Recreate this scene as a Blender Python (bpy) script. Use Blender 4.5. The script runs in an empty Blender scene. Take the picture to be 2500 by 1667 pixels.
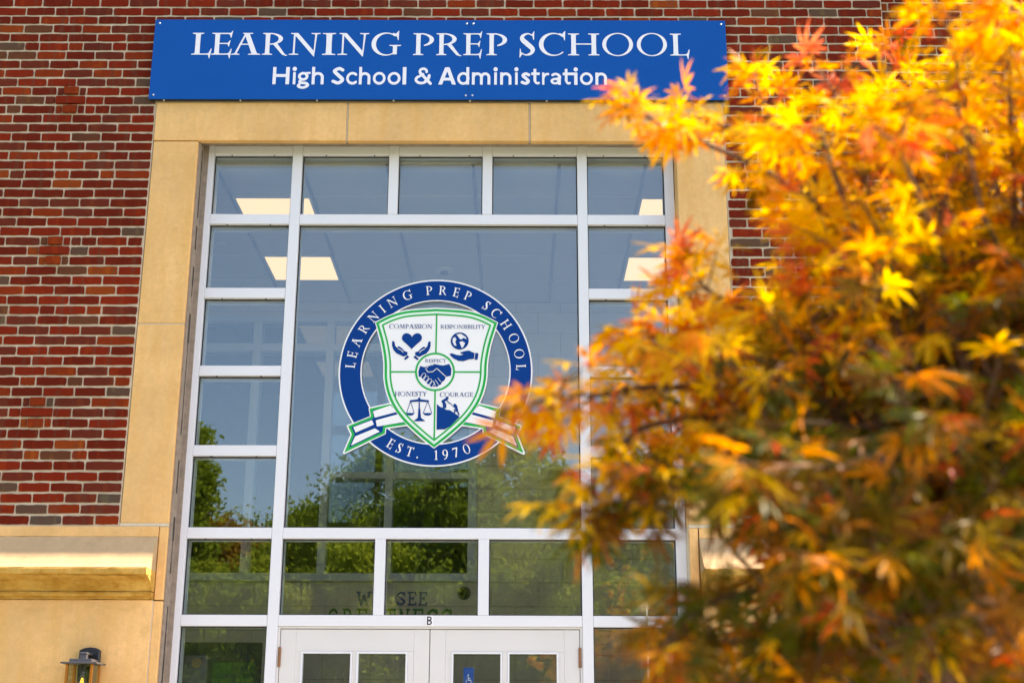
import bpy, math, random
import numpy as np
from mathutils import Vector, Matrix

random.seed(7)
rng = np.random.default_rng(7)
R = math.radians
GROUND = -1.34            # everything is laid out with z = 0 at eye height, then lifted so that the ground is z = 0
scene = bpy.context.scene
col = scene.collection

# ------------------------------------------------------------------ camera, sky, sun, exposure
PITCH, YAW, ROLL, DIST, FPX = 0.2995988, -0.00287634, 0.00328881, 8.4, 3333.0
cF = Vector((math.sin(YAW) * math.cos(PITCH), math.cos(YAW) * math.cos(PITCH), math.sin(PITCH)))
_r = Vector((math.cos(YAW), -math.sin(YAW), 0)); _u = _r.cross(cF)
cR = _r * math.cos(ROLL) + _u * math.sin(ROLL)
cU = -_r * math.sin(ROLL) + _u * math.cos(ROLL)
cam_data = bpy.data.cameras.new('camera')
cam = bpy.data.objects.new('camera', cam_data); col.objects.link(cam)
cam.matrix_world = Matrix(((cR.x, cU.x, -cF.x, 0), (cR.y, cU.y, -cF.y, -DIST), (cR.z, cU.z, -cF.z, 0), (0, 0, 0, 1)))
cam_data.sensor_width = 36.0
cam_data.lens = 36.0 * FPX / 2500.0
cam_data.clip_start = 0.05; cam_data.clip_end = 2000
cam_data.dof.use_dof = True
cam_data.dof.focus_distance = 8.85
cam_data.dof.aperture_fstop = 3.6
cam_data.dof.aperture_blades = 9
scene.camera = cam

SUN_DIR = Vector((0.66, 0.0128, 0.75)).normalized()      # towards the sun: high on the right, a hair behind the facade
elev = math.asin(SUN_DIR.z); azim = math.atan2(SUN_DIR.x, SUN_DIR.y)
world = bpy.data.worlds.new('World'); scene.world = world; world.use_nodes = True
nt = world.node_tree; nt.nodes.clear()
sky = nt.nodes.new('ShaderNodeTexSky'); sky.sky_type = 'NISHITA'; sky.sun_disc = False
sky.sun_elevation = elev; sky.sun_rotation = azim; sky.altitude = 50; sky.air_density = 1.0; sky.dust_density = 1.2; sky.ozone_density = 1.0
bg = nt.nodes.new('ShaderNodeBackground'); bg.inputs[1].default_value = 0.13
wo = nt.nodes.new('ShaderNodeOutputWorld')
nt.links.new(sky.outputs[0], bg.inputs[0]); nt.links.new(bg.outputs[0], wo.inputs[0])
sun_data = bpy.data.lights.new('sun', 'SUN'); sun_data.energy = 4.2; sun_data.angle = R(0.53); sun_data.color = (1.0, 0.93, 0.80)
sun = bpy.data.objects.new('sun', sun_data); col.objects.link(sun)
sun.rotation_euler = SUN_DIR.to_track_quat('Z', 'Y').to_euler()
sun.location = (20, 0, 30)
vs = scene.view_settings
vs.view_transform = 'Standard'; vs.look = 'None'; vs.gamma = 1.0; vs.use_curve_mapping = False
vs.exposure = 1.95
vs.use_white_balance = True; vs.white_balance_temperature = 7600; vs.white_balance_tint = 19
scene.render.engine = 'CYCLES'
cy = scene.cycles
cy.use_denoising = True
cy.max_bounces = 10; cy.diffuse_bounces = 4; cy.glossy_bounces = 5; cy.transparent_max_bounces = 16; cy.transmission_bounces = 6
cy.sample_clamp_indirect = 8.0

def unproject(px, py, Y):
    d = cF + cR * ((px - 1250) / FPX) - cU * ((py - 833.5) / FPX)
    t = (Y + DIST) / d.y
    return Vector((d.x * t, Y, d.z * t))
def project(p):
    v = Vector(p) - Vector((0, -DIST, 0)); z = v.dot(cF)
    return 1250 + FPX * v.dot(cR) / z, 833.5 - FPX * v.dot(cU) / z, z

# ------------------------------------------------------------------ materials
MATS = {}
def new_mat(name):
    m = bpy.data.materials.new(name); m.use_nodes = True
    m.node_tree.nodes.clear(); MATS[name] = m
    return m, m.node_tree
def L(nt, a, b): nt.links.new(a, b)
def node(nt, t, **kw):
    n = nt.nodes.new(t)
    for k, v in kw.items(): setattr(n, k, v)
    return n
def noise(nt, scale, detail=4, rough=0.55, vec=None, stretch=None, coord='pos'):
    src = node(nt, 'ShaderNodeNewGeometry').outputs['Position'] if coord == 'pos' else node(nt, 'ShaderNodeTexCoord').outputs['Object']
    if stretch:
        mp = node(nt, 'ShaderNodeMapping'); mp.inputs['Scale'].default_value = stretch
        L(nt, src, mp.inputs['Vector']); src = mp.outputs[0]
    n = node(nt, 'ShaderNodeTexNoise'); n.inputs['Scale'].default_value = scale
    n.inputs['Detail'].default_value = detail; n.inputs['Roughness'].default_value = rough
    L(nt, src, n.inputs['Vector'])
    return n.outputs['Fac']
def ramp(nt, fac, stops):
    r = node(nt, 'ShaderNodeValToRGB'); e = r.color_ramp.elements
    while len(e) < len(stops): e.new(0.5)
    for i, (p, c) in enumerate(stops):
        e[i].position = p; e[i].color = (c[0], c[1], c[2], 1) if not isinstance(c, (int, float)) else (c, c, c, 1)
    L(nt, fac, r.inputs[0]); return r.outputs[0]
def mix(nt, fac, a, b, mode='MIX'):
    m = node(nt, 'ShaderNodeMix', data_type='RGBA', blend_type=mode)
    for i, v in ((0, fac), (6, a), (7, b)):
        if isinstance(v, (int, float)): m.inputs[i].default_value = v
        elif isinstance(v, tuple): m.inputs[i].default_value = (*v, 1)
        else: L(nt, v, m.inputs[i])
    return m.outputs[2]
def principled(nt, color, rough=0.6, metal=0.0, spec=0.5, bump=None, bump_strength=0.2, bump_dist=0.002, coat=0):
    b = node(nt, 'ShaderNodeBsdfPrincipled')
    if isinstance(color, tuple): b.inputs['Base Color'].default_value = (*color, 1)
    else: L(nt, color, b.inputs['Base Color'])
    if isinstance(rough, (int, float)): b.inputs['Roughness'].default_value = rough
    else: L(nt, rough, b.inputs['Roughness'])
    b.inputs['Metallic'].default_value = metal; b.inputs['Specular IOR Level'].default_value = spec
    b.inputs['Coat Weight'].default_value = coat
    if bump is not None:
        bp = node(nt, 'ShaderNodeBump'); bp.inputs['Strength'].default_value = bump_strength; bp.inputs['Distance'].default_value = bump_dist
        L(nt, bump, bp.inputs['Height']); L(nt, bp.outputs[0], b.inputs['Normal'])
    o = node(nt, 'ShaderNodeOutputMaterial'); L(nt, b.outputs[0], o.inputs[0])
    return b
def plain(name, c, rough=0.6, metal=0.0, spec=0.5, var=0.0, vscale=8.0, coat=0):
    m, nt = new_mat(name)
    if var:
        f = noise(nt, vscale, 5)
        cc = mix(nt, f, tuple(x * (1 - var) for x in c), tuple(min(1, x * (1 + var)) for x in c))
        principled(nt, cc, rough, metal, spec, coat=coat)
    else: principled(nt, c, rough, metal, spec, coat=coat)
    return m

BRICKS = [('brick_dark_red', (0.1379, 0.0119, 0.0032), 32), ('brick_red', (0.2011, 0.0158, 0.0034), 29), ('brick_plum', (0.1333, 0.0203, 0.0096), 19),
          ('brick_rust', (0.2203, 0.0249, 0.0040), 9), ('brick_orange', (0.2429, 0.0396, 0.0056), 2), ('brick_brown', (0.1220, 0.0373, 0.0169), 5),
          ('brick_grey', (0.1040, 0.0542, 0.0339), 4), ('brick_charcoal', (0.0881, 0.0565, 0.0418), 1)]
def brick_material(name, c):
    m, nt = new_mat(name)
    fine = noise(nt, 420, 4, 0.7)
    band = noise(nt, 1.0, 2, 0.4, stretch=(26, 3, 3))
    cool = tuple(0.55 * x + 0.45 * y for x, y in zip(c, (0.115, 0.046, 0.026)))
    hot = tuple(x * k for x, k in zip(c, (1.25, 1.5, 1.1)))
    c1 = mix(nt, ramp(nt, band, [(0.58, 0), (0.64, 0.85)]), c, cool)
    c2 = mix(nt, ramp(nt, noise(nt, 1.0, 2, 0.4, stretch=(17, 5, 5)), [(0.60, 0), (0.64, 0.8)]), c1, hot)
    c3 = mix(nt, ramp(nt, fine, [(0.30, 0.45), (0.55, 1.0), (0.78, 1.6)]), (0, 0, 0), c2, 'MULTIPLY')
    m2 = node(nt, 'ShaderNodeMix', data_type='RGBA', blend_type='MULTIPLY'); m2.inputs[0].default_value = 1
    L(nt, c2, m2.inputs[6]); L(nt, ramp(nt, fine, [(0.30, 0.55), (0.52, 1.0), (0.80, 1.5)]), m2.inputs[7])
    speck = ramp(nt, noise(nt, 700, 2, 0.5), [(0.74, 0), (0.80, 0.35)])
    c4 = mix(nt, speck, m2.outputs[2], (0.42, 0.33, 0.27))
    soot = node(nt, 'ShaderNodeMix', data_type='RGBA', blend_type='MULTIPLY'); soot.inputs[0].default_value = 1
    L(nt, c4, soot.inputs[6]); L(nt, ramp(nt, noise(nt, 0.9, 5, 0.6), [(0.34, 0.78), (0.64, 1.12)]), soot.inputs[7]); c4 = soot.outputs[2]
    principled(nt, c4, 0.9, 0, 0.12, bump=fine, bump_strength=0.45, bump_dist=0.002)
    return m
for n, c, w in BRICKS: brick_material(n, c)

m, nt = new_mat('mortar')
f = noise(nt, 240, 5, 0.75); g = ramp(nt, noise(nt, 3.5, 6, 0.65), [(0.32, 0), (0.68, 1)])
c = mix(nt, g, (0.44, 0.335, 0.235), (0.68, 0.545, 0.40)); c = mix(nt, ramp(nt, f, [(0.3, 0.55), (0.6, 0)]), c, (0.36, 0.27, 0.19))
principled(nt, c, 0.95, 0, 0.1, bump=f, bump_strength=0.6, bump_dist=0.003)

def stone_material(name, base, stain, stain_amt, grey=0.0):
    m, nt = new_mat(name)
    big = noise(nt, 1.9, 6, 0.62); streak = noise(nt, 3.0, 6, 0.65, stretch=(4.2, 4.2, 0.55)); fine = noise(nt, 300, 4, 0.75); mid = noise(nt, 28, 5, 0.7)
    c = mix(nt, ramp(nt, big, [(0.32, 0.0), (0.66, 1.0)]), tuple(x * 0.80 for x in base), tuple(min(0.9, x * 1.06) for x in base))
    c = mix(nt, ramp(nt, streak, [(0.44, 0), (0.66, 0.55)]), c, stain)
    c = mix(nt, ramp(nt, mid, [(0.36, 0.30), (0.56, 0.0)]), c, tuple(x * 0.70 for x in base))
    c = mix(nt, ramp(nt, mid, [(0.56, 0.0), (0.78, 0.30)]), c, (0.80, 0.60, 0.36))
    patch = noise(nt, 7, 7, 0.68, stretch=(1, 1, 1.5))
    c = mix(nt, ramp(nt, patch, [(0.58 - stain_amt * 0.16, 0), (0.72 - stain_amt * 0.10, 0.28 + stain_amt * 0.6)]), c, tuple(x * 0.66 for x in stain))
    if grey:
        gr = noise(nt, 5, 6, 0.7)
        c = mix(nt, ramp(nt, gr, [(0.2, grey * 0.75), (0.7, grey)]), c, (0.360, 0.255, 0.150))
    pit = ramp(nt, noise(nt, 75, 3, 0.6), [(0.70, 0), (0.76, 0.6)])
    c = mix(nt, pit, c, tuple(x * 0.38 for x in base))
    c = mix(nt, ramp(nt, fine, [(0.3, 0.30), (0.6, 0)]), c, tuple(x * 0.6 for x in base))
    principled(nt, c, 0.92, 0, 0.12, bump=fine, bump_strength=0.35, bump_dist=0.002)
    return m
stone_material('limestone', (0.80, 0.475, 0.200), (0.70, 0.37, 0.105), 0.0)
stone_material('limestone_stained_bounce', (0.60, 0.36, 0.095), (0.50, 0.22, 0.02), 0.9)  # orange stains, deepened to paint in bounce light on the ledge lip
stone_material('limestone_weathered', (0.62, 0.42, 0.22), (0.42, 0.28, 0.14), 0.3, 0.55)
stone_material('limestone_lower', (0.82, 0.485, 0.205), (0.71, 0.39, 0.12), 0.1)
plain('stone_joint', (0.56, 0.47, 0.34), 0.95, var=0.15, vscale=40)
plain('caulk', (0.26, 0.205, 0.16), 0.9, var=0.5, vscale=25)
plain('caulk_dark', (0.030, 0.022, 0.018), 0.9, var=0.5, vscale=30)

m, nt = new_mat('white_frame')
g = noise(nt, 2.0, 5, 0.6, stretch=(1, 1, 0.6))
c = mix(nt, g, (0.61, 0.62, 0.66), (0.68, 0.685, 0.72))
dirt = ramp(nt, noise(nt, 14, 6, 0.7), [(0.62, 0), (0.80, 0.30)])
c = mix(nt, dirt, c, (0.45, 0.40, 0.34))
principled(nt, c, 0.42, 0, 0.5)
m, nt = new_mat('white_door')
c = mix(nt, noise(nt, 3, 5), (0.55, 0.535, 0.525), (0.62, 0.605, 0.595)); c = mix(nt, ramp(nt, noise(nt, 40, 5, 0.7), [(0.68, 0), (0.8, 0.4)]), c, (0.36, 0.30, 0.25))
principled(nt, c, 0.45)
plain('gasket', (0.012, 0.012, 0.014), 0.6)
plain('black_metal', (0.018, 0.018, 0.022), 0.38, 0.3, 0.5, var=0.3, vscale=60)
plain('dark_grey_metal', (0.10, 0.095, 0.105), 0.42, 0.4, 0.5, var=0.25, vscale=40)
plain('copper', (0.50, 0.17, 0.025), 0.38, 0.85, 0.5, var=0.35, vscale=30)
plain('rusty_hinge', (0.27, 0.13, 0.065), 0.55, 0.6, 0.5, var=0.6, vscale=60)
plain('screw_metal', (0.55, 0.56, 0.60), 0.35, 0.8)
m, nt = new_mat('sign_blue')
c = mix(nt, noise(nt, 1.6, 4), (0.0, 0.074, 0.315), (0.0, 0.083, 0.35))
c = mix(nt, ramp(nt, noise(nt, 1.0, 5, 0.65, stretch=(30, 30, 3)), [(0.62, 0), (0.85, 0.10)]), c, (0.02, 0.11, 0.36))
principled(nt, c, 0.6, 0, 0.02)
plain('sign_edge', (0.006, 0.007, 0.012), 0.6)
plain('sign_white', (0.74, 0.73, 0.78), 0.5)
plain('decal_blue', (0.0, 0.040, 0.205), 0.6, 0, 0.04, var=0.08, vscale=3)
plain('decal_white', (0.74, 0.74, 0.75), 0.55, var=0.03, vscale=3)
plain('decal_green', (0.0, 0.36, 0.08), 0.6, 0, 0.06)
plain('decal_mint', (0.60, 0.76, 0.66), 0.55)
plain('ink_black', (0.012, 0.012, 0.014), 0.6)
plain('letter_navy', (0.005, 0.035, 0.22), 0.5)
plain('letter_green', (0.015, 0.17, 0.02), 0.5)
plain('symbol_blue', (0.02, 0.10, 0.42), 0.5)

def glass_material(name, f0, tint, rough=0.0, wave=0.0):
    """Thin sheet glass: clear transmission plus a mirror reflection that grows towards grazing angles, the same from both sides."""
    m, nt = new_mat(name)
    tr = node(nt, 'ShaderNodeBsdfTransparent'); tr.inputs[0].default_value = (*tint, 1)
    gl = node(nt, 'ShaderNodeBsdfGlossy'); gl.inputs['Roughness'].default_value = rough; gl.inputs['Color'].default_value = (0.80, 0.95, 1.0, 1)
    geo = node(nt, 'ShaderNodeNewGeometry')
    dot = node(nt, 'ShaderNodeVectorMath', operation='DOT_PRODUCT'); L(nt, geo.outputs['Normal'], dot.inputs[0]); L(nt, geo.outputs['Incoming'], dot.inputs[1])
    ab = node(nt, 'ShaderNodeMath', operation='ABSOLUTE'); L(nt, dot.outputs['Value'], ab.inputs[0])
    om = node(nt, 'ShaderNodeMath', operation='SUBTRACT', use_clamp=True); om.inputs[0].default_value = 1.0; L(nt, ab.outputs[0], om.inputs[1])
    pw = node(nt, 'ShaderNodeMath', operation='POWER'); L(nt, om.outputs[0], pw.inputs[0]); pw.inputs[1].default_value = 5.0
    ma = node(nt, 'ShaderNodeMath', operation='MULTIPLY_ADD'); L(nt, pw.outputs[0], ma.inputs[0]); ma.inputs[1].default_value = 1 - f0; ma.inputs[2].default_value = f0
    if wave:
        bp = node(nt, 'ShaderNodeBump'); bp.inputs['Strength'].default_value = wave; bp.inputs['Distance'].default_value = 0.02
        L(nt, noise(nt, 2.3, 2, 0.5), bp.inputs['Height']); L(nt, bp.outputs[0], gl.inputs['Normal'])
    mx = node(nt, 'ShaderNodeMixShader'); L(nt, ma.outputs[0], mx.inputs[0]); L(nt, tr.outputs[0], mx.inputs[1]); L(nt, gl.outputs[0], mx.inputs[2])
    o = node(nt, 'ShaderNodeOutputMaterial'); L(nt, mx.outputs[0], o.inputs[0])
    return m
glass_material('window_glass', 0.10, (0.86, 0.90, 0.90), 0.0, 0.010)
glass_material('inner_glass', 0.06, (0.90, 0.92, 0.93))
glass_material('lantern_glass', 0.04, (0.95, 0.95, 0.92))

m, nt = new_mat('ceiling_panel')
f = noise(nt, 260, 3, 0.6)
principled(nt, mix(nt, f, (0.60, 0.59, 0.57), (0.68, 0.67, 0.65)), 0.95, 0, 0.1)
plain('ceiling_grid', (0.30, 0.32, 0.36), 0.5)
plain('painted_block', (0.62, 0.55, 0.44), 0.8, var=0.06, vscale=20)
plain('painted_joint', (0.40, 0.355, 0.28), 0.85)
plain('inner_frame', (0.50, 0.53, 0.57), 0.5)
plain('hall_dark', (0.10, 0.10, 0.10), 0.8)
plain('floor_tile', (0.30, 0.27, 0.22), 0.5, var=0.1)
plain('plaster', (0.52, 0.50, 0.46), 0.85)
plain('white_plastic', (0.70, 0.70, 0.68), 0.45)
plain('board_dark', (0.022, 0.030, 0.018), 0.8, var=0.4, vscale=12)
plain('paper_grey', (0.10, 0.10, 0.095), 0.8, var=0.1)
plain('paper_green', (0.02, 0.085, 0.006), 0.7, var=0.35, vscale=14)
plain('gold_ink', (0.36, 0.20, 0.03), 0.6)
m, nt = new_mat('light_panel')
em = node(nt, 'ShaderNodeEmission'); em.inputs[0].default_value = (1.0, 0.70, 0.36, 1); em.inputs[1].default_value = 0.40
o = node(nt, 'ShaderNodeOutputMaterial'); L(nt, em.outputs[0], o.inputs[0])
m, nt = new_mat('filament')
em = node(nt, 'ShaderNodeEmission'); em.inputs[0].default_value = (1.0, 0.55, 0.06, 1); em.inputs[1].default_value = 0.8
o = node(nt, 'ShaderNodeOutputMaterial'); L(nt, em.outputs[0], o.inputs[0])

plain('concrete', (0.40, 0.38, 0.34), 0.9, var=0.15, vscale=4)
plain('grass', (0.06, 0.10, 0.025), 0.95, var=0.4, vscale=6)
plain('asphalt', (0.05, 0.05, 0.052), 0.9, var=0.2, vscale=20)
plain('mulch', (0.06, 0.035, 0.02), 0.95, var=0.5, vscale=30)
plain('siding_grey', (0.22, 0.23, 0.24), 0.8)
plain('roof_grey', (0.08, 0.08, 0.085), 0.9, var=0.2)

def leaf_material(name, c, c2, trans=0.60, gloss=0.015, tcol=None):
    m, nt = new_mat(name)
    oi = node(nt, 'ShaderNodeObjectInfo')
    f = noise(nt, 16, 3)
    cc = mix(nt, ramp(nt, f, [(0.35, 0), (0.65, 1)]), c, c2)
    d = node(nt, 'ShaderNodeBsdfDiffuse'); L(nt, cc, d.inputs[0])
    t = node(nt, 'ShaderNodeBsdfTranslucent')
    if tcol: L(nt, mix(nt, 0.65, cc, tcol), t.inputs[0])
    else: L(nt, cc, t.inputs[0])
    g = node(nt, 'ShaderNodeBsdfGlossy'); g.inputs['Roughness'].default_value = 0.38
    m1 = node(nt, 'ShaderNodeMixShader'); m1.inputs[0].default_value = trans; L(nt, d.outputs[0], m1.inputs[1]); L(nt, t.outputs[0], m1.inputs[2])
    m2 = node(nt, 'ShaderNodeMixShader'); m2.inputs[0].default_value = gloss; L(nt, m1.outputs[0], m2.inputs[1]); L(nt, g.outputs[0], m2.inputs[2])
    o = node(nt, 'ShaderNodeOutputMaterial'); L(nt, m2.outputs[0], o.inputs[0])
    return m
leaf_material('leaf_yellow', (0.84, 0.47, 0.002), (0.92, 0.60, 0.004))
leaf_material('leaf_orange', (0.74, 0.22, 0.002), (0.84, 0.36, 0.003))
leaf_material('leaf_red', (0.56, 0.05, 0.006), (0.66, 0.13, 0.008))
leaf_material('leaf_pink', (0.72, 0.12, 0.05), (0.80, 0.24, 0.07))
leaf_material('leaf_olive', (0.14, 0.085, 0.001), (0.25, 0.155, 0.002))  # olive, green and brown are darkened to carry the low crown's shade
leaf_material('leaf_green', (0.065, 0.085, 0.001), (0.125, 0.130, 0.002))
leaf_material('leaf_brown', (0.20, 0.065, 0.002), (0.28, 0.11, 0.003))
leaf_material('tree_leaf', (0.20, 0.26, 0.02), (0.32, 0.38, 0.035), 0.5, 0.0)
leaf_material('tree_leaf_bright', (0.34, 0.38, 0.03), (0.46, 0.47, 0.05), 0.5, 0.0)
leaf_material('tree_leaf_autumn', (0.34, 0.16, 0.02), (0.42, 0.28, 0.03), 0.5, 0.0)
plain('bark', (0.16, 0.11, 0.075), 0.9, var=0.4, vscale=30)
plain('maple_bark', (0.13, 0.070, 0.038), 0.75, 0, 0.3, var=0.45, vscale=60)

# ------------------------------------------------------------------ mesh helpers
class MB:
    def __init__(s): s.v = []; s.f = []; s.m = []
    def add(s, verts, faces, mi=0):
        o = len(s.v); s.v += [tuple(p) for p in verts]; s.f += [tuple(o + i for i in f) for f in faces]; s.m += [mi] * len(faces); return s
    def box(s, x0, x1, y0, y1, z0, z1, mi=0):
        v = [(x, y, z) for z in (z0, z1) for y in (y0, y1) for x in (x0, x1)]
        return s.add(v, [(0, 2, 3, 1), (4, 5, 7, 6), (0, 1, 5, 4), (2, 6, 7, 3), (0, 4, 6, 2), (1, 3, 7, 5)], mi)
    def prism_x(s, prof, x0, x1, mi=0):           # profile of (y, z), extruded along x
        n = len(prof); v = [(x0, y, z) for y, z in prof] + [(x1, y, z) for y, z in prof]
        f = [(i, (i + 1) % n, n + (i + 1) % n, n + i) for i in range(n)]
        return s.add(v, f + [tuple(range(n))[::-1], tuple(range(n, 2 * n))], mi)
    def rough_prism_x(s, prof, x0, x1, jit, seed, step=0.06, mi=0):
        r = random.Random(seed); n = len(prof); k = max(2, int((x1 - x0) / step)); v = []
        for i in range(k + 1):
            chip = r.random() < 0.10
            for y, z in prof:
                e = 0 if y > 0.05 else jit * (2.4 if chip else 1.0); v.append((x0 + (x1 - x0) * i / k, y + r.uniform(-0.3, 1.0) * e, z + r.uniform(-1, 1) * e * 0.8))
        f = [(i * n + j, i * n + (j + 1) % n, (i + 1) * n + (j + 1) % n, (i + 1) * n + j) for i in range(k) for j in range(n)]
        return s.add(v, f + [tuple(range(n))[::-1], tuple(range(k * n, (k + 1) * n))], mi)
    def tube(s, pts, rad, n=8, mi=0, cap=True):
        pts = [Vector(p) for p in pts]; rings = []
        if isinstance(rad, (int, float)): rad = [rad] * len(pts)
        for i, p in enumerate(pts):
            d = (pts[min(i + 1, len(pts) - 1)] - pts[max(i - 1, 0)]).normalized()
            a = d.cross(Vector((0, 0, 1)) if abs(d.z) < 0.9 else Vector((1, 0, 0))).normalized(); b = d.cross(a)
            rings.append([p + (a * math.cos(2 * math.pi * k / n) + b * math.sin(2 * math.pi * k / n)) * rad[i] for k in range(n)])
        v = [q for r in rings for q in r]
        f = [(i * n + k, i * n + (k + 1) % n, (i + 1) * n + (k + 1) % n, (i + 1) * n + k) for i in range(len(pts) - 1) for k in range(n)]
        if cap: f += [tuple(range(n))[::-1], tuple(range((len(pts) - 1) * n, len(pts) * n))]
        return s.add(v, f, mi)
    def lathe(s, prof, c, n=24, mi=0, axis='z'):   # prof of (r, h)
        v = []
        for r, h in prof:
            for k in range(n):
                a = 2 * math.pi * k / n
                p = (r * math.cos(a), r * math.sin(a), h) if axis == 'z' else (r * math.cos(a), h, r * math.sin(a))
                v.append((c[0] + p[0], c[1] + p[1], c[2] + p[2]))
        f = [(i * n + k, i * n + (k + 1) % n, (i + 1) * n + (k + 1) % n, (i + 1) * n + k) for i in range(len(prof) - 1) for k in range(n)]
        return s.add(v, f, mi)
    def mesh(s, name, mats):
        me = bpy.data.meshes.new(name); me.from_pydata(s.v, [], s.f)
        for mt in (mats if isinstance(mats, (list, tuple)) else [mats]): me.materials.append(MATS[mt])
        if isinstance(mats, (list, tuple)) and len(mats) > 1: me.polygons.foreach_set('material_index', s.m)
        me.update(); return me
    def build(s, name, mats, parent=None, bevel=0, smooth=False):
        return link(name, s.mesh(name, mats), parent, bevel, smooth)
def link(name, me, parent=None, bevel=0, smooth=False):
    o = bpy.data.objects.new(name, me); col.objects.link(o)
    if parent is not None: o.parent = parent
    if smooth:
        for p in me.polygons: p.use_smooth = True
    if bevel:
        b = o.modifiers.new('bevel', 'BEVEL'); b.width = bevel; b.segments = 2; b.limit_method = 'ANGLE'
    return o
def tag(o, label, cat, group=None, kind=None):
    o['label'] = label; o['category'] = cat
    if group: o['group'] = group
    if kind: o['kind'] = kind
    return o
def thing(name, loc, label, cat, group=None):
    o = bpy.data.objects.new(name, None); col.objects.link(o); o.location = loc; o.empty_display_size = 0.1
    return tag(o, label, cat, group)
def part(name, mb, mats, parent, bevel=0, smooth=False):
    """mb is in world coordinates; the parent is an Empty that has not been turned."""
    off = Vector((0, 0, 0)); p = parent
    while p is not None: off += p.location; p = p.parent
    mb.v = [(a - off.x, b - off.y, c - off.z) for a, b, c in mb.v]
    return mb.build(name, mats, parent, bevel, smooth)

# ------------------------------------------------------------------ flat lettering and emblem shapes: distance fields traced to outlines
class Field:
    """A 2-D shape as a signed distance on a grid (negative inside)."""
    def __init__(s, x0, x1, y0, y1, cell):
        s.x0, s.y0, s.cell = x0, y0, cell
        s.nx = int((x1 - x0) / cell) + 2; s.ny = int((y1 - y0) / cell) + 2
        s.X, s.Y = np.meshgrid(x0 + np.arange(s.nx) * cell, y0 + np.arange(s.ny) * cell)
        s.d = np.full(s.X.shape, 1e3)
    def poly_d(s, pts):
        p = np.array(pts, float); q = np.roll(p, -1, 0); best = np.full(s.X.shape, 1e9); inside = np.zeros(s.X.shape, bool)
        for (ax, ay), (bx, by) in zip(p, q):
            ex, ey = bx - ax, by - ay; L2 = ex * ex + ey * ey + 1e-12
            t = np.clip(((s.X - ax) * ex + (s.Y - ay) * ey) / L2, 0, 1)
            best = np.minimum(best, (s.X - ax - t * ex) ** 2 + (s.Y - ay - t * ey) ** 2)
            if ay != by:
                c = ((ay > s.Y) != (by > s.Y)) & (s.X < ex * (s.Y - ay) / (by - ay) + ax); inside ^= c
        return np.where(inside, -1, 1) * np.sqrt(best)
    def stroke_d(s, pts, w):
        if isinstance(w, (int, float)): w = [w] * len(pts)
        best = np.full(s.X.shape, 1e9)
        for i in range(len(pts) - 1):
            (ax, ay), (bx, by) = pts[i], pts[i + 1]; ex, ey = bx - ax, by - ay; L2 = ex * ex + ey * ey + 1e-12
            t = np.clip(((s.X - ax) * ex + (s.Y - ay) * ey) / L2, 0, 1)
            best = np.minimum(best, np.hypot(s.X - ax - t * ex, s.Y - ay - t * ey) - (w[i] + (w[i + 1] - w[i]) * t) / 2)
        return best
    def ell_d(s, cx, cy, rx, ry, rot=0):
        c, n = math.cos(rot), math.sin(rot); u = (s.X - cx) * c + (s.Y - cy) * n; v = -(s.X - cx) * n + (s.Y - cy) * c
        k = np.hypot(u / rx, v / ry); g = np.hypot(u / rx ** 2, v / ry ** 2) + 1e-9
        return k * (k - 1) / g
    def box_d(s, x0, x1, y0, y1):
        return np.maximum(np.maximum(x0 - s.X, s.X - x1), np.maximum(y0 - s.Y, s.Y - y1))
    def add(s, d): s.d = np.minimum(s.d, d); return s
    def cut(s, d): s.d = np.maximum(s.d, -d); return s
    def poly(s, *pts): return s.add(s.poly_d(pts))
    def rect(s, *a): return s.add(s.box_d(*a))
    def stroke(s, pts, w): return s.add(s.stroke_d(pts, w))
    def cells(s):
        """Fill polygons cell by cell; runs of full cells in a row are merged."""
        d = s.d.copy(); d[0, :] = d[-1, :] = 1; d[:, 0] = d[:, -1] = 1; d[d == 0] = 1e-7; out = []
        ins = d < 0; n4 = ins[:-1, :-1] * 1 + ins[:-1, 1:] + ins[1:, 1:] + ins[1:, :-1]
        for j in range(s.ny - 1):
            row = n4[j]; i = 0; nzr = np.nonzero(row)[0]
            if not len(nzr): continue
            i = int(nzr[0]); end = int(nzr[-1])
            while i <= end:
                if row[i] == 4:
                    k = i
                    while k <= end and row[k] == 4: k += 1
                    out.append([(s.x0 + a * s.cell, s.y0 + b * s.cell) for a, b in ((i, j), (k, j), (k, j + 1), (i, j + 1))]); i = k; continue
                if row[i]:
                    cs = ((i, j), (i + 1, j), (i + 1, j + 1), (i, j + 1)); pl = []
                    for (a, b), (a2, b2) in zip(cs, cs[1:] + cs[:1]):
                        u, w = d[b, a], d[b2, a2]
                        if u < 0: pl.append((s.x0 + a * s.cell, s.y0 + b * s.cell))
                        if (u < 0) != (w < 0): t = u / (u - w); pl.append((s.x0 + (a + (a2 - a) * t) * s.cell, s.y0 + (b + (b2 - b) * t) * s.cell))
                    if len(pl) >= 3: out.append(pl)
                i += 1
        return out
def spline(pts, n=8):
    P = [Vector(p) for p in pts]; P = [P[0] * 2 - P[1]] + P + [P[-1] * 2 - P[-2]]; out = []
    for i in range(1, len(P) - 2):
        for k in range(n):
            t = k / n; a, b, c, d = P[i - 1], P[i], P[i + 1], P[i + 2]
            out.append(tuple(0.5 * ((2 * b) + (c - a) * t + (2 * a - 5 * b + 4 * c - d) * t * t + (3 * b - a - 3 * c + d) * t ** 3)))
    out.append(tuple(P[-2])); return out
def sstroke(f, pts, n=8):        # pts of (x, y, width)
    q = spline(pts, n); return f.stroke([(a, b) for a, b, w in q], [max(w, 0.004) for a, b, w in q])
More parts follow.
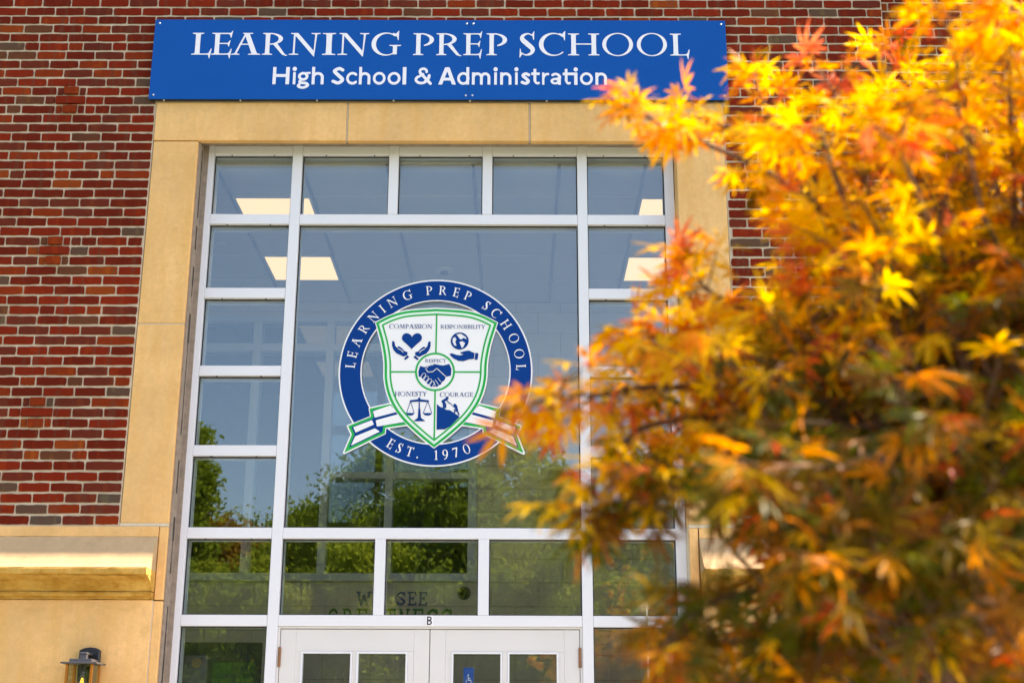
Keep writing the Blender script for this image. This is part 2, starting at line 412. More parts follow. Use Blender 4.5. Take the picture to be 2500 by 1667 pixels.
def arc(cx, cy, rx, ry, a0, a1, n=20):
    return [(cx + rx * math.cos(R(a0 + (a1 - a0) * k / n)), cy + ry * math.sin(R(a0 + (a1 - a0) * k / n))) for k in range(n + 1)]

SERIF = {}
def serif_glyph(ch):
    """Wide roman capitals with thick-thin contrast and flicked arms; cap height 1."""
    if ch in SERIF: return SERIF[ch]
    f = Field(-0.2, 1.9, -0.3, 1.25, 0.0145)
    def stem(x, w=0.20, top=True, bot=True, l=0.13, r=0.13):
        f.poly((x - w * 0.5, 0.02), (x + w * 0.5, 0.02), (x + w * 0.46, 0.5), (x + w * 0.5, 0.98), (x - w * 0.5, 0.98), (x - w * 0.46, 0.5))
        if top: f.poly((x - w / 2 - l, 1.0), (x + w / 2 + r, 1.0), (x + w / 2 + r, 0.965), (x + w / 2, 0.935), (x - w / 2, 0.935), (x - w / 2 - l, 0.965))
        if bot: f.poly((x - w / 2 - l, 0.0), (x + w / 2 + r, 0.0), (x + w / 2 + r, 0.035), (x + w / 2, 0.065), (x - w / 2, 0.065), (x - w / 2 - l, 0.035))
    def arm_low(x1, y=0.0):
        f.poly((0.3, y), (x1 - 0.13, y), (x1 - 0.085, y - 0.17), (x1 - 0.065, y - 0.17), (x1, y + 0.27), (x1 - 0.03, y + 0.28), (x1 - 0.11, y + 0.085), (x1 - 0.2, y + 0.055), (0.3, y + 0.05))
    def arm_high(x1):
        f.poly((0.3, 1.0), (x1 - 0.09, 1.0), (x1 - 0.02, 1.10), (x1, 1.10), (x1 - 0.055, 0.78), (x1 - 0.085, 0.78), (x1 - 0.11, 0.90), (x1 - 0.18, 0.945), (0.3, 0.95))
    def bowl(x0, x1, y0, y1, wt=0.19, wn=0.05):
        cx = x0; cyy = (y0 + y1) / 2; rx = x1 - x0; ry = (y1 - y0) / 2
        d = np.maximum(f.ell_d(cx, cyy, rx, ry), -f.ell_d(cx - 0.02, cyy, rx - wt + 0.02, ry - wn)); f.add(np.maximum(d, x0 - f.X))
    if ch == 'L': stem(0.30); arm_low(0.87)
    elif ch == 'E':
        stem(0.30); arm_high(0.93); arm_low(0.92)
        f.poly((0.35, 0.54), (0.74, 0.54), (0.83, 0.66), (0.85, 0.66), (0.80, 0.37), (0.775, 0.37), (0.74, 0.475), (0.66, 0.49), (0.35, 0.49))
    elif ch == 'A':
        f.poly((0.14, 0.02), (0.245, 0.02), (0.655, 0.90), (0.61, 0.98)); f.poly((0.56, 1.0), (0.80, 1.0), (1.23, 0.02), (0.975, 0.02))
        f.poly((0.50, 1.0), (0.98, 1.0), (0.98, 0.965), (0.78, 0.94), (0.62, 0.94), (0.50, 0.965)); f.rect(0.36, 0.92, 0.455, 0.505)
        f.poly((0.0, 0), (0.40, 0), (0.40, 0.035), (0.25, 0.065), (0.16, 0.065), (0.0, 0.035)); f.poly((0.80, 0), (1.37, 0), (1.37, 0.035), (1.22, 0.065), (0.96, 0.065), (0.80, 0.035))
    elif ch in 'RPB':
        stem(0.30)
        if ch == 'P': bowl(0.40, 0.98, 0.40, 1.0); f.cut(np.maximum(f.box_d(0.41, 0.62, 0.36, 0.465), -f.box_d(0.55, 0.62, 0.36, 0.465)))
        if ch == 'R': bowl(0.40, 0.97, 0.46, 1.0); f.poly((0.52, 0.50), (0.72, 0.53), (1.10, 0.02), (1.22, -0.02), (1.13, -0.05), (0.97, 0.0))
        if ch == 'B': bowl(0.40, 0.86, 0.50, 1.0); bowl(0.40, 0.95, 0.0, 0.54)
    elif ch == 'N':
        f.poly((0.225, 0.02), (0.305, 0.02), (0.315, 0.93), (0.235, 0.93)); f.poly((0.10, 1.0), (0.43, 1.0), (1.20, 0.16), (1.215, -0.07), (1.18, -0.07), (0.25, 0.94), (0.10, 0.96))
        f.poly((1.165, -0.07), (1.21, -0.07), (1.31, 0.96), (1.22, 0.96)); f.poly((1.04, 1.0), (1.47, 1.0), (1.47, 0.965), (1.31, 0.935), (1.22, 0.935), (1.04, 0.965))
        f.poly((0.04, 0), (0.49, 0), (0.49, 0.035), (0.31, 0.065), (0.22, 0.065), (0.04, 0.035))
    elif ch == 'I': stem(0.30)
    elif ch in 'GC':
        f.add(np.maximum(f.ell_d(0.66, 0.5, 0.66, 0.53), -f.ell_d(0.72, 0.5, 0.51, 0.475)))
        if ch == 'G':
            f.cut(f.box_d(0.86, 1.6, 0.42, 0.86)); f.cut(f.box_d(1.17, 1.6, 0.0, 0.9)); f.rect(1.0, 1.19, 0.03, 0.42)
            f.poly((0.83, 0.46), (1.38, 0.46), (1.38, 0.425), (1.19, 0.395), (1.0, 0.395), (0.83, 0.425)); x = 1.27
        else:
            f.cut(f.poly_d([(0.9, 0.80), (1.6, 0.95), (1.6, 0.02), (1.18, 0.13), (0.95, 0.22)])); x = 1.22
        f.poly((x - 0.22, 0.90), (x - 0.02, 1.11), (x, 1.11), (x - 0.015, 0.68), (x - 0.045, 0.68), (x - 0.09, 0.84), (x - 0.30, 0.95), (x - 0.3, 1.01), (x - 0.12, 0.98))
    elif ch in 'O0':
        k = 0.70 if ch == 'O' else 0.44
        f.add(np.maximum(f.ell_d(k, 0.5, k, 0.53), -f.ell_d(k, 0.5, k - 0.175 if ch == 'O' else k - 0.15, 0.485, R(8 if ch == 'O' else 0))))
    elif ch == 'S':
        sstroke(f, [(0.60, 0.90, .05), (0.40, 0.985, .06), (0.18, 0.90, .13), (0.14, 0.73, .20), (0.36, 0.52, .22), (0.60, 0.28, .20), (0.53, 0.09, .13), (0.30, 0.015, .06), (0.10, 0.10, .05)])
        f.poly((0.56, 0.93), (0.66, 1.10), (0.68, 1.10), (0.665, 0.70), (0.635, 0.70), (0.60, 0.86)); f.poly((0.03, -0.11), (0.01, -0.11), (0.03, 0.30), (0.06, 0.30), (0.09, 0.13), (0.14, 0.06))
    elif ch == 'H': stem(0.30); stem(1.13); f.rect(0.36, 1.07, 0.49, 0.545)
    elif ch == 'M':
        f.poly((0.20, 0.02), (0.28, 0.02), (0.40, 0.95), (0.34, 0.95)); f.poly((0.22, 1.0), (0.52, 1.0), (0.90, 0.20), (0.86, -0.03), (0.82, -0.03), (0.36, 0.93))
        f.poly((0.83, -0.03), (0.87, -0.03), (1.28, 1.0), (1.19, 1.0), (0.85, 0.16)); f.poly((1.19, 1.0), (1.40, 1.0), (1.53, 0.02), (1.31, 0.02))
        f.rect(0.05, 0.43, 0, 0.05); f.rect(1.18, 1.66, 0, 0.05); f.rect(1.2, 1.55, 0.955, 1.0)
    elif ch == 'T': stem(0.50, top=False); f.poly((0.03, 0.76), (0.06, 0.76), (0.12, 0.93), (0.90, 0.93), (0.96, 0.76), (0.99, 0.76), (1.02, 1.09), (1.0, 1.09), (0.92, 1.0), (0.08, 1.0), (0.0, 1.08), (-0.02, 1.08))
    elif ch == 'Y':
        f.rect(0.47, 0.67, 0.02, 0.46); f.poly((0.10, 0.98), (0.34, 0.98), (0.66, 0.45), (0.48, 0.40)); f.poly((0.92, 0.98), (1.0, 0.98), (0.66, 0.40), (0.57, 0.45))
        f.rect(0.0, 0.46, 0.955, 1.0); f.rect(0.78, 1.14, 0.955, 1.0); f.rect(0.34, 0.80, 0, 0.045)
    elif ch == 'U':
        f.add(np.maximum(np.maximum(f.ell_d(0.66, 0.42, 0.46, 0.45), -f.ell_d(0.69, 0.42, 0.31, 0.38)), f.Y - 0.42)); f.rect(0.20, 0.395, 0.42, 0.98); f.rect(1.02, 1.11, 0.42, 0.98); f.rect(0.06, 0.54, 0.955, 1); f.rect(0.88, 1.26, 0.955, 1)
    elif ch == '1': stem(0.34, 0.17, top=False); f.poly((0.10, 0.85), (0.14, 0.82), (0.26, 0.87), (0.42, 1.0), (0.34, 1.0))
    elif ch == '9':
        f.add(np.maximum(f.ell_d(0.38, 0.68, 0.36, 0.33), -f.ell_d(0.38, 0.68, 0.20, 0.27))); sstroke(f, [(0.66, 0.68, .15), (0.62, 0.38, .15), (0.42, 0.10, .1), (0.16, 0.0, .05)])
    elif ch == '7': f.poly((0.04, 0.78), (0.07, 0.78), (0.13, 0.88), (0.56, 0.88), (0.20, 0.0), (0.38, 0.0), (0.74, 0.94), (0.74, 1.0), (0.06, 1.0))
    elif ch == '.': f.add(f.ell_d(0.15, 0.09, 0.10, 0.10))
    SERIF[ch] = f.cells(); return SERIF[ch]

SANS = {}
def sans_glyph(ch):
    """Bold humanist sans; cap height 1, x-height 0.71."""
    if ch in SANS: return SANS[ch]
    f = Field(-0.2, 1.7, -0.4, 1.25, 0.0145); s = 0.156; x = 0.71; h = s / 2
    def arch(x0, x1): 
        f.stroke(arc((x0 + x1) / 2, x - 0.30, (x1 - x0) / 2, 0.30 - h, 0, 180), s); f.rect(x1 - h, x1 + h, 0, x - 0.28)
    def ring(cx, cyy, rx, ry): f.stroke(arc(cx, cyy, rx - h, ry - h, 0, 360, 40), s * 0.95)
    if ch == 'H': f.rect(0, s, 0, 1); f.rect(0.78 - s, 0.78 + 0.02, 0, 1); f.rect(0.1, 0.7, 0.42, 0.59)
    elif ch == 'i': f.rect(0.03, 0.03 + s, 0, x); f.add(f.ell_d(0.03 + h, 0.89, 0.125, 0.125))
    elif ch == 'l': f.rect(0, s, 0, 1.01)
    elif ch == 'h': f.rect(0, s, 0, 1.01); arch(h, 0.55)
    elif ch == 'n': f.rect(0, s, 0, x); arch(h, 0.55)
    elif ch == 'm': f.rect(0, s, 0, x); arch(h, 0.53); arch(0.53, 0.95)
    elif ch == 'r': f.rect(0, s, 0, x); f.stroke(arc(0.38, 0.40, 0.26, 0.22, 175, 80), [s * 0.9] * 21)
    elif ch == 'o': ring(0.37, 0.355, 0.37, 0.37)
    elif ch == 'c': f.stroke(arc(0.37, 0.355, 0.37 - h, 0.37 - h, 48, 312, 30), s * 0.95)
    elif ch == 'd': f.rect(0.50, 0.50 + s, 0, 1.01); f.stroke(arc(0.34, 0.355, 0.34 - h, 0.37 - h, 0, 360, 40), s * 0.92)
    elif ch == 'a': f.rect(0.40, 0.40 + s * 0.92, 0, 0.45); f.stroke(arc(0.28, 0.41, 0.21, 0.215, 0, 135), s * 0.9); f.stroke(arc(0.26, 0.21, 0.17, 0.125, 20, 340, 30), s * 0.82); f.stroke([(0.26, 0.345), (0.46, 0.39)], s * 0.6)
    elif ch == 's': sstroke(f, [(0.44, 0.57, .17), (0.26, 0.635, .17), (0.10, 0.53, .18), (0.26, 0.375, .18), (0.42, 0.20, .18), (0.26, 0.08, .17), (0.05, 0.14, .17)])
    elif ch == 'S': sstroke(f, [(0.56, 0.83, .18), (0.36, 0.915, .18), (0.12, 0.76, .19), (0.33, 0.53, .20), (0.56, 0.27, .20), (0.34, 0.085, .18), (0.06, 0.18, .18)])
    elif ch == 't': f.rect(0.12, 0.12 + s, 0.2, 0.92); f.rect(0.0, 0.46, 0.56, x); f.stroke(arc(0.34, 0.22, 0.125, 0.135, 180, 300), s * 0.85)
    elif ch == 'T': f.rect(0.12, 0.12 + s, 0.2, 0.92); f.rect(0.0, 0.86, 0.55, x); f.stroke(arc(0.34, 0.22, 0.125, 0.135, 180, 300), s * 0.85); f.rect(0.665, 0.86, 0, x); f.add(f.ell_d(0.762, 0.89, 0.125, 0.125))
    elif ch == 'A': f.poly((0, 0), (0.20, 0), (0.455, 0.76), (0.71, 0), (0.91, 0), (0.57, 1.0), (0.34, 1.0)); f.rect(0.22, 0.69, 0.235, 0.395)
    elif ch == 'g':
        ring(0.33, 0.46, 0.28, 0.26); f.stroke([(0.44, 0.64), (0.66, 0.66)], 0.12)
        sstroke(f, [(0.22, 0.235, .11), (0.14, 0.16, .12), (0.24, 0.095, .14), (0.50, 0.055, .16), (0.58, -0.07, .15), (0.34, -0.19, .14), (0.09, -0.10, .14), (0.20, 0.07, .13)])
    elif ch == '&':
        f.stroke(arc(0.50, 0.755, 0.185, 0.16, -10, 230, 24), s * 0.92); f.stroke([(0.345, 0.665), (0.90, 0.06)], s * 1.05)
        f.stroke(arc(0.40, 0.285, 0.29, 0.20, 125, 330, 26), s * 0.95); f.stroke([(0.245, 0.44), (0.50, 0.60)], s * 0.8); sstroke(f, [(0.64, 0.19, .18), (0.78, 0.35, .17), (0.83, 0.52, .16)])
    SANS[ch] = f.cells(); return SANS[ch]
SLAB = {}
def slab_glyph(ch):
    """Even-stroke slab capitals, also used with sans ends for poster type; cap height 1."""
    if ch in SLAB: return SLAB[ch]
    f = Field(-0.2, 1.4, -0.15, 1.15, 0.02); s = 0.15
    def sl(x0, x1, y): f.rect(x0, x1, y, y + 0.1)
    if ch == 'W':
        f.stroke([(0.14, 0.95), (0.32, 0.05)], s); f.stroke([(0.32, 0.05), (0.5, 0.7)], s); f.stroke([(0.5, 0.7), (0.68, 0.05)], s); f.stroke([(0.68, 0.05), (0.86, 0.95)], s); sl(0, 0.3, 0.9); sl(0.7, 1.0, 0.9)
    elif ch == 'E': f.rect(0.12, 0.27, 0, 1); f.rect(0, 0.75, 0.88, 1); f.rect(0, 0.78, 0, 0.12); f.rect(0.2, 0.55, 0.45, 0.57); f.rect(0.66, 0.78, 0.72, 1); f.rect(0.68, 0.80, 0, 0.28); f.rect(0.48, 0.58, 0.36, 0.66)
    elif ch == 'S': sstroke(f, [(0.66, 0.78, s), (0.42, 0.93, s), (0.14, 0.74, s), (0.4, 0.52, s), (0.68, 0.28, s), (0.42, 0.07, s), (0.1, 0.22, s)]); f.rect(0.6, 0.74, 0.7, 0.98); f.rect(0.04, 0.17, 0.02, 0.32)
    elif ch == 'G': f.stroke(arc(0.44, 0.5, 0.36, 0.43, 40, 350, 30), s); f.rect(0.45, 0.92, 0.38, 0.49); f.rect(0.68, 0.82, 0.1, 0.45)
    elif ch == 'R': f.rect(0.12, 0.27, 0, 1); f.rect(0, 0.42, 0.9, 1); sl(0, 0.4, 0); f.stroke(arc(0.42, 0.72, 0.27, 0.22, -90, 90), s); f.rect(0.2, 0.45, 0.44, 0.56); f.stroke([(0.45, 0.5), (0.76, 0.05)], s); sl(0.62, 0.92, 0)
    elif ch == 'A': f.stroke([(0.14, 0.05), (0.48, 0.95)], s); f.stroke([(0.48, 0.95), (0.82, 0.05)], s); f.rect(0.26, 0.7, 0.3, 0.42); sl(0, 0.32, 0); sl(0.64, 0.96, 0)
    elif ch == 'T': f.rect(0.38, 0.53, 0, 1); f.rect(0, 0.9, 0.88, 1); f.rect(0, 0.12, 0.7, 1); f.rect(0.78, 0.9, 0.7, 1); sl(0.24, 0.67, 0)
    elif ch == 'N': f.rect(0.12, 0.26, 0, 1); f.rect(0.72, 0.86, 0, 1); f.stroke([(0.18, 0.95), (0.8, 0.05)], s); sl(0, 0.36, 0); sl(0, 0.3, 0.9); sl(0.62, 0.98, 0.9)
    elif ch == 'F': f.rect(0, 0.22, 0, 1); f.rect(0, 0.68, 0.82, 1); f.rect(0, 0.6, 0.42, 0.59)
    elif ch == 'M': f.rect(0, 0.2, 0, 1); f.rect(0.8, 1.0, 0, 1); f.poly((0, 1), (0.24, 1), (0.5, 0.45), (0.76, 1), (1, 1), (0.6, 0.1), (0.4, 0.1))
    elif ch == 'I': f.rect(0, 0.22, 0, 1)
    elif ch == 'L': f.rect(0, 0.22, 0, 1); f.rect(0, 0.66, 0, 0.18)
    elif ch == 'Y': f.poly((0, 1), (0.25, 1), (0.45, 0.6), (0.65, 1), (0.9, 1), (0.56, 0.4), (0.56, 0), (0.34, 0), (0.34, 0.4))
    elif ch == 'C': f.stroke(arc(0.44, 0.5, 0.34, 0.41, 45, 315, 30), 0.2)
    elif ch == 'O': f.stroke(arc(0.44, 0.5, 0.34, 0.41, 0, 360, 36), 0.2)
    elif ch == 'B': f.rect(0, 0.16, 0, 1); f.stroke(arc(0.24, 0.745, 0.25, 0.185, -90, 90), 0.15); f.stroke(arc(0.24, 0.285, 0.29, 0.215, -90, 90), 0.15); f.rect(0.05, 0.26, 0.86, 1); f.rect(0.05, 0.28, 0, 0.145); f.rect(0.05, 0.28, 0.46, 0.58)
    SLAB[ch] = f.cells(); return SLAB[ch]

def flat(mb, polys, fn, mi=0):
    """Add flat polygons, mapping each (u, v) to a world point."""
    for pl in polys: mb.add([fn(*p) for p in pl], [tuple(range(len(pl)))], mi)
def bounds(loops):
    xs = [p[0] for lp in loops for p in lp]; return min(xs), max(xs)
def put_glyph(mb, loops, x0, x1, z0, cap, Y):
    a, b = bounds(loops)
    flat(mb, loops, lambda u, v: (x0 + (u - a) / (b - a) * (x1 - x0), Y, z0 + v * cap))

# ------------------------------------------------------------------ ground
tag(MB().add([(-400, -400, GROUND), (400, -400, GROUND), (400, 400, GROUND), (-400, 400, GROUND)], [(0, 1, 2, 3)]).build('ground', 'grass'), 'wide green lawn in front of and around the school', 'lawn', kind='structure')
tag(MB().box(-3.2, 2.2, -14, -0.02, GROUND, GROUND + 0.02).build('path', 'concrete'), 'pale concrete path leading up to the entrance doors', 'path', kind='structure')
tag(MB().box(-60, 60, -21, -14.2, GROUND, GROUND + 0.012).build('road', 'asphalt'), 'dark asphalt drive running in front of the school', 'road', kind='structure')

# ------------------------------------------------------------------ brick wall round the entrance
COURSE, PITCH_X = 0.06838, 0.2015
BW, BH = 0.1888, 0.0522                                   # visible brick face; the rest is joint
JX, JZ = PITCH_X - BW, COURSE - BH
def brick_mesh(w, name, seed):
    r = random.Random(seed); n_long, n_short = 6, 2
    ring = []
    h = BH
    for k in range(n_long): ring.append((-w / 2 + w * k / n_long, -h / 2))
    for k in range(n_short): ring.append((w / 2, -h / 2 + h * k / n_short))
    for k in range(n_long): ring.append((w / 2 - w * k / n_long, h / 2))
    for k in range(n_short): ring.append((-w / 2, h / 2 - h * k / n_short))
    tilt = r.uniform(-0.0012, 0.0012)
    front, back = [], []
    for k, (a, b) in enumerate(ring):
        corner = k in (0, n_long, n_long + n_short, 2 * n_long + n_short)
        j = 0.0019
        a2 = a * (1 - (0.006 if corner else 0)) + r.uniform(-j, j); b2 = b * (1 - (0.05 if corner else 0)) + r.uniform(-j, j)
        front.append((a2, -0.0065 + tilt * (a / w) * 2 + r.uniform(-0.0006, 0.0006), b2)); back.append((a2 + math.copysign(0.0012, a), 0.012, b2 + math.copysign(0.0012, b)))
    n = len(ring)
    me = MB().add(front + back, [tuple(range(n))] + [(i, n + i, n + (i + 1) % n, (i + 1) % n) for i in range(n)])
    return me
STRETCH = [brick_mesh(BW, 'stretcher', i) for i in range(10)]
HEAD = [brick_mesh(BW / 2 - JX / 2, 'header', 100 + i) for i in range(6)]
HW = BW / 2 - JX / 2
SMESH = [b.mesh('brick', BRICKS[0][0]) for b in STRETCH]; HMESH = [b.mesh('brick', BRICKS[0][0]) for b in HEAD]
BR_NAMES = [b[0] for b in BRICKS]; BR_W = [b[2] for b in BRICKS]
HEAD_W = [18, 22, 16, 16, 10, 9, 5, 1]

def wall_bricks(x_left, x_right, z_low, z_high, blocked, motifs):
    """List of (x0, x1, row, proud, header?) for one plane of brickwork in common bond, every seventh course with headers."""
    out = []
    row_lo = int(math.floor((5.055 - z_high) / COURSE)); row_hi = int(math.ceil((5.055 - z_low) / COURSE))
    for row in range(row_lo - 1, row_hi + 2):
        zc = 5.055 - row * COURSE; i = row + 1
        if zc - BH / 2 < z_low or zc + BH / 2 > z_high: continue
        spans = [(x_left, x_right)]
        for bx0, bx1, bz0, bz1 in blocked:
            if zc + BH / 2 > bz0 and zc - BH / 2 < bz1:
                spans = [q for a, b in spans for q in ((a, min(b, bx0)), (max(a, bx1), b)) if q[1] - q[0] > 0.02]
        for mx, mrow in motifs:
            if row in (mrow, mrow + 1, mrow + 2) and x_left < mx < x_right:
                half = 0.1008; spans = [q for a, b in spans for q in ((a, min(b, mx - half)), (max(a, mx + half), b)) if q[1] - q[0] > 0.02]
                if row == mrow + 1: out.append((mx - BW / 2 - 0.003, mx + BW / 2 + 0.003, row, 0.014, False))
                else:
                    out.append((mx - HW / 2 - 0.003, mx + HW / 2 + 0.003, row, 0.018, True))
                    for sg in (-1, 1):
                        e = sorted((mx + sg * (HW / 2 + JX), mx + sg * (half - JX / 2))); out.append((e[0], e[1], row, 0.0, True))
        ph = {0: -3.507, 1: -3.414}[row % 2] + ((i * 37) % 11 - 5) * 0.0008
        for a, b in spans:
            if i % 7 == 6:
                per = PITCH_X * 1.5; ph2 = -3.166 + (0.075 if i % 2 == 0 else 0); x = ph2 + math.floor((a - ph2) / per) * per - per
                cells = []
                while x < b: cells += [(x, x + PITCH_X / 2, True), (x + PITCH_X / 2, x + per, False)]; x += per
            else:
                x = ph + math.floor((a - ph) / PITCH_X) * PITCH_X; cells = []
                while x < b: cells.append((x, x + PITCH_X, False)); x += PITCH_X
            pieces = []
            for c0, c1, hd in cells:
                e0 = max(c0 + JX / 2, a + JX / 2 if a > c0 else c0 + JX / 2); e1 = min(c1 - JX / 2, b - JX / 2 if b < c1 else c1 - JX / 2)
                if e1 - e0 > 0.004: pieces.append([e0, e1, hd])
            if len(pieces) > 1 and pieces[0][1] - pieces[0][0] < 0.05: pieces[1][0] = pieces[0][0]; pieces.pop(0)
            if len(pieces) > 1 and pieces[-1][1] - pieces[-1][0] < 0.05: pieces[-2][1] = pieces[-1][1]; pieces.pop()
            for e0, e1, hd in pieces: out.append((e0, e1, row, 0.0, hd or e1 - e0 < 0.12))
    return out
def build_bricks(wall, Y, lst, keep, seed):
    r = random.Random(seed); rest = MB(); n = 0
    for (x0, x1, row, proud, hd) in lst:
        zc = 5.055 - row * COURSE; xc = (x0 + x1) / 2; w = x1 - x0
        mat = r.choices(range(len(BRICKS)), HEAD_W if hd else BR_W)[0]
        if proud: mat = 3 if hd else 1
        short = w < 0.13; k = r.randrange(6 if short else 10); ref = HW if short else BW; flip = r.choice((-1, 1))
        zc += r.uniform(-0.0012, 0.0012)
        px, py, _ = project((xc, Y, zc))
        if keep(px, py):
            o = bpy.data.objects.new('brick', (HMESH if short else SMESH)[k]); col.objects.link(o); o.parent = wall
            o.location = (xc, Y - proud, zc); o.scale = (w / ref, 1, 1); o.rotation_euler = (0, r.uniform(-0.004, 0.004), 0)
            o.material_slots[0].link = 'OBJECT'; o.material_slots[0].material = MATS[BR_NAMES[mat]]; n += 1
        elif -400 < px < 2900 and -300 < py < 1900:
            b = (HEAD if short else STRETCH)[k]
            rest.add([(xc + a * w / ref, Y - proud + q, zc + c) for a, q, c in b.v], b.f, mat)
        else:
            rest.add([(x0, Y - 0.0065, zc - BH / 2), (x1, Y - 0.0065, zc - BH / 2), (x1, Y - 0.0065, zc + BH / 2), (x0, Y - 0.0065, zc + BH / 2),
                      (x0, Y + 0.01, zc - BH / 2), (x1, Y + 0.01, zc - BH / 2), (x1, Y + 0.01, zc + BH / 2), (x0, Y + 0.01, zc + BH / 2)],
                     [(0, 1, 2, 3), (0, 4, 5, 1), (1, 5, 6, 2), (2, 6, 7, 3), (3, 7, 4, 0)], mat)
        if proud:      # mortar stub behind a projecting brick
            pass
    if rest.v:
        o = rest.build('brickwork', BR_NAMES, wall); o['kind'] = 'stuff'
    return n

WALL_TOP = 7.0
JL, JRr = -2.449, 1.402                                   # outer edges of the stone surround
BASE_TOP = 1.398
wall = MB().box(-9.0, JL, 0.0, 0.34, GROUND, WALL_TOP).box(JRr, 2.54, 0.0, 0.34, GROUND, WALL_TOP).box(JL, JRr, 0.0, 0.34, 4.29, WALL_TOP).build('brick_wall', 'mortar')
tag(wall, 'dark red brick wall with raised brick crosses around the stone framed entrance', 'wall')
MOT = [(-3.035, 10), (-3.035, 26), (-3.035, 42), (1.995, 10), (1.995, 26), (1.995, 42)]
lst = wall_bricks(-9.0, 2.54, BASE_TOP, WALL_TOP, [(JL - 0.004, JRr + 0.004, 0, 4.294), (-2.40, 1.34, 4.33, 4.86)], MOT)
def keep_main(px, py):
    if px < -45 or px > 2160 or py < -12 or py > 1300: return False
    if px < 395: return True
    return False
nb = build_bricks(wall, 0.0, lst, keep_main, 3)

bay = MB().box(2.54, 9.0, 0.15, 0.5, GROUND, WALL_TOP).build('brick_wall', 'mortar')
tag(bay, 'set back red brick wall behind the top of the autumn maple', 'wall')
lst2 = wall_bricks(2.54, 9.0, BASE_TOP, WALL_TOP, [(3.40, 5.6, 2.2, 4.985)], [])
nb2 = build_bricks(bay, 0.15, lst2, lambda px, py: 2150 < px < 2530 and -12 < py < 420, 5)
for k in range(31):                                        # soldier course over the side window
    x = 3.405 + k * 0.0702
    b = HEAD[k % 6]; mt = random.choices(range(8), BR_W)[0]
    mb = MB().add([(c * 1.02, q, a * 0.2 / HW) for a, q, c in b.v], [f[::-1] for f in b.f])
    o = mb.build('soldier_brick', BR_NAMES[mt], bay); o.location = (x + 0.031, 0.15, 4.874)

# window in the set back wall
win = thing('side_window', (4.5, 0.15, 2.2), 'white framed window under upright bricks in the set back wall', 'window')
part('lintel', MB().box(3.40, 5.6, 0.13, 0.35, 4.60, 4.765), 'limestone', win, 0.004)
part('frame', MB().box(3.45, 3.53, 0.22, 0.32, 2.3, 4.6).box(5.47, 5.55, 0.22, 0.32, 2.3, 4.6).box(3.53, 5.47, 0.22, 0.32, 4.52, 4.6).box(3.53, 5.47, 0.22, 0.32, 2.3, 2.38).box(4.46, 4.54, 0.225, 0.315, 2.38, 4.52), 'white_frame', win, 0.002)
for x0, x1 in ((3.53, 4.46), (4.54, 5.47)): part('pane', MB().box(x0, x1, 0.265, 0.271, 2.38, 4.52), 'window_glass', win)
part('sill', MB().box(3.36, 5.64, 0.08, 0.35, 2.2, 2.3), 'limestone', win, 0.004)

cop = thing('stone_coping', (-3, 0.17, WALL_TOP), 'pale stone coping along the top of the brick wall', 'coping')
for k in range(15):
    x = -9.0 + k * 1.2
    part('coping_stone', MB().box(x + 0.004, x + 1.196, -0.0, 0.50, WALL_TOP, WALL_TOP + 0.14), 'limestone_weathered', cop, 0.006)

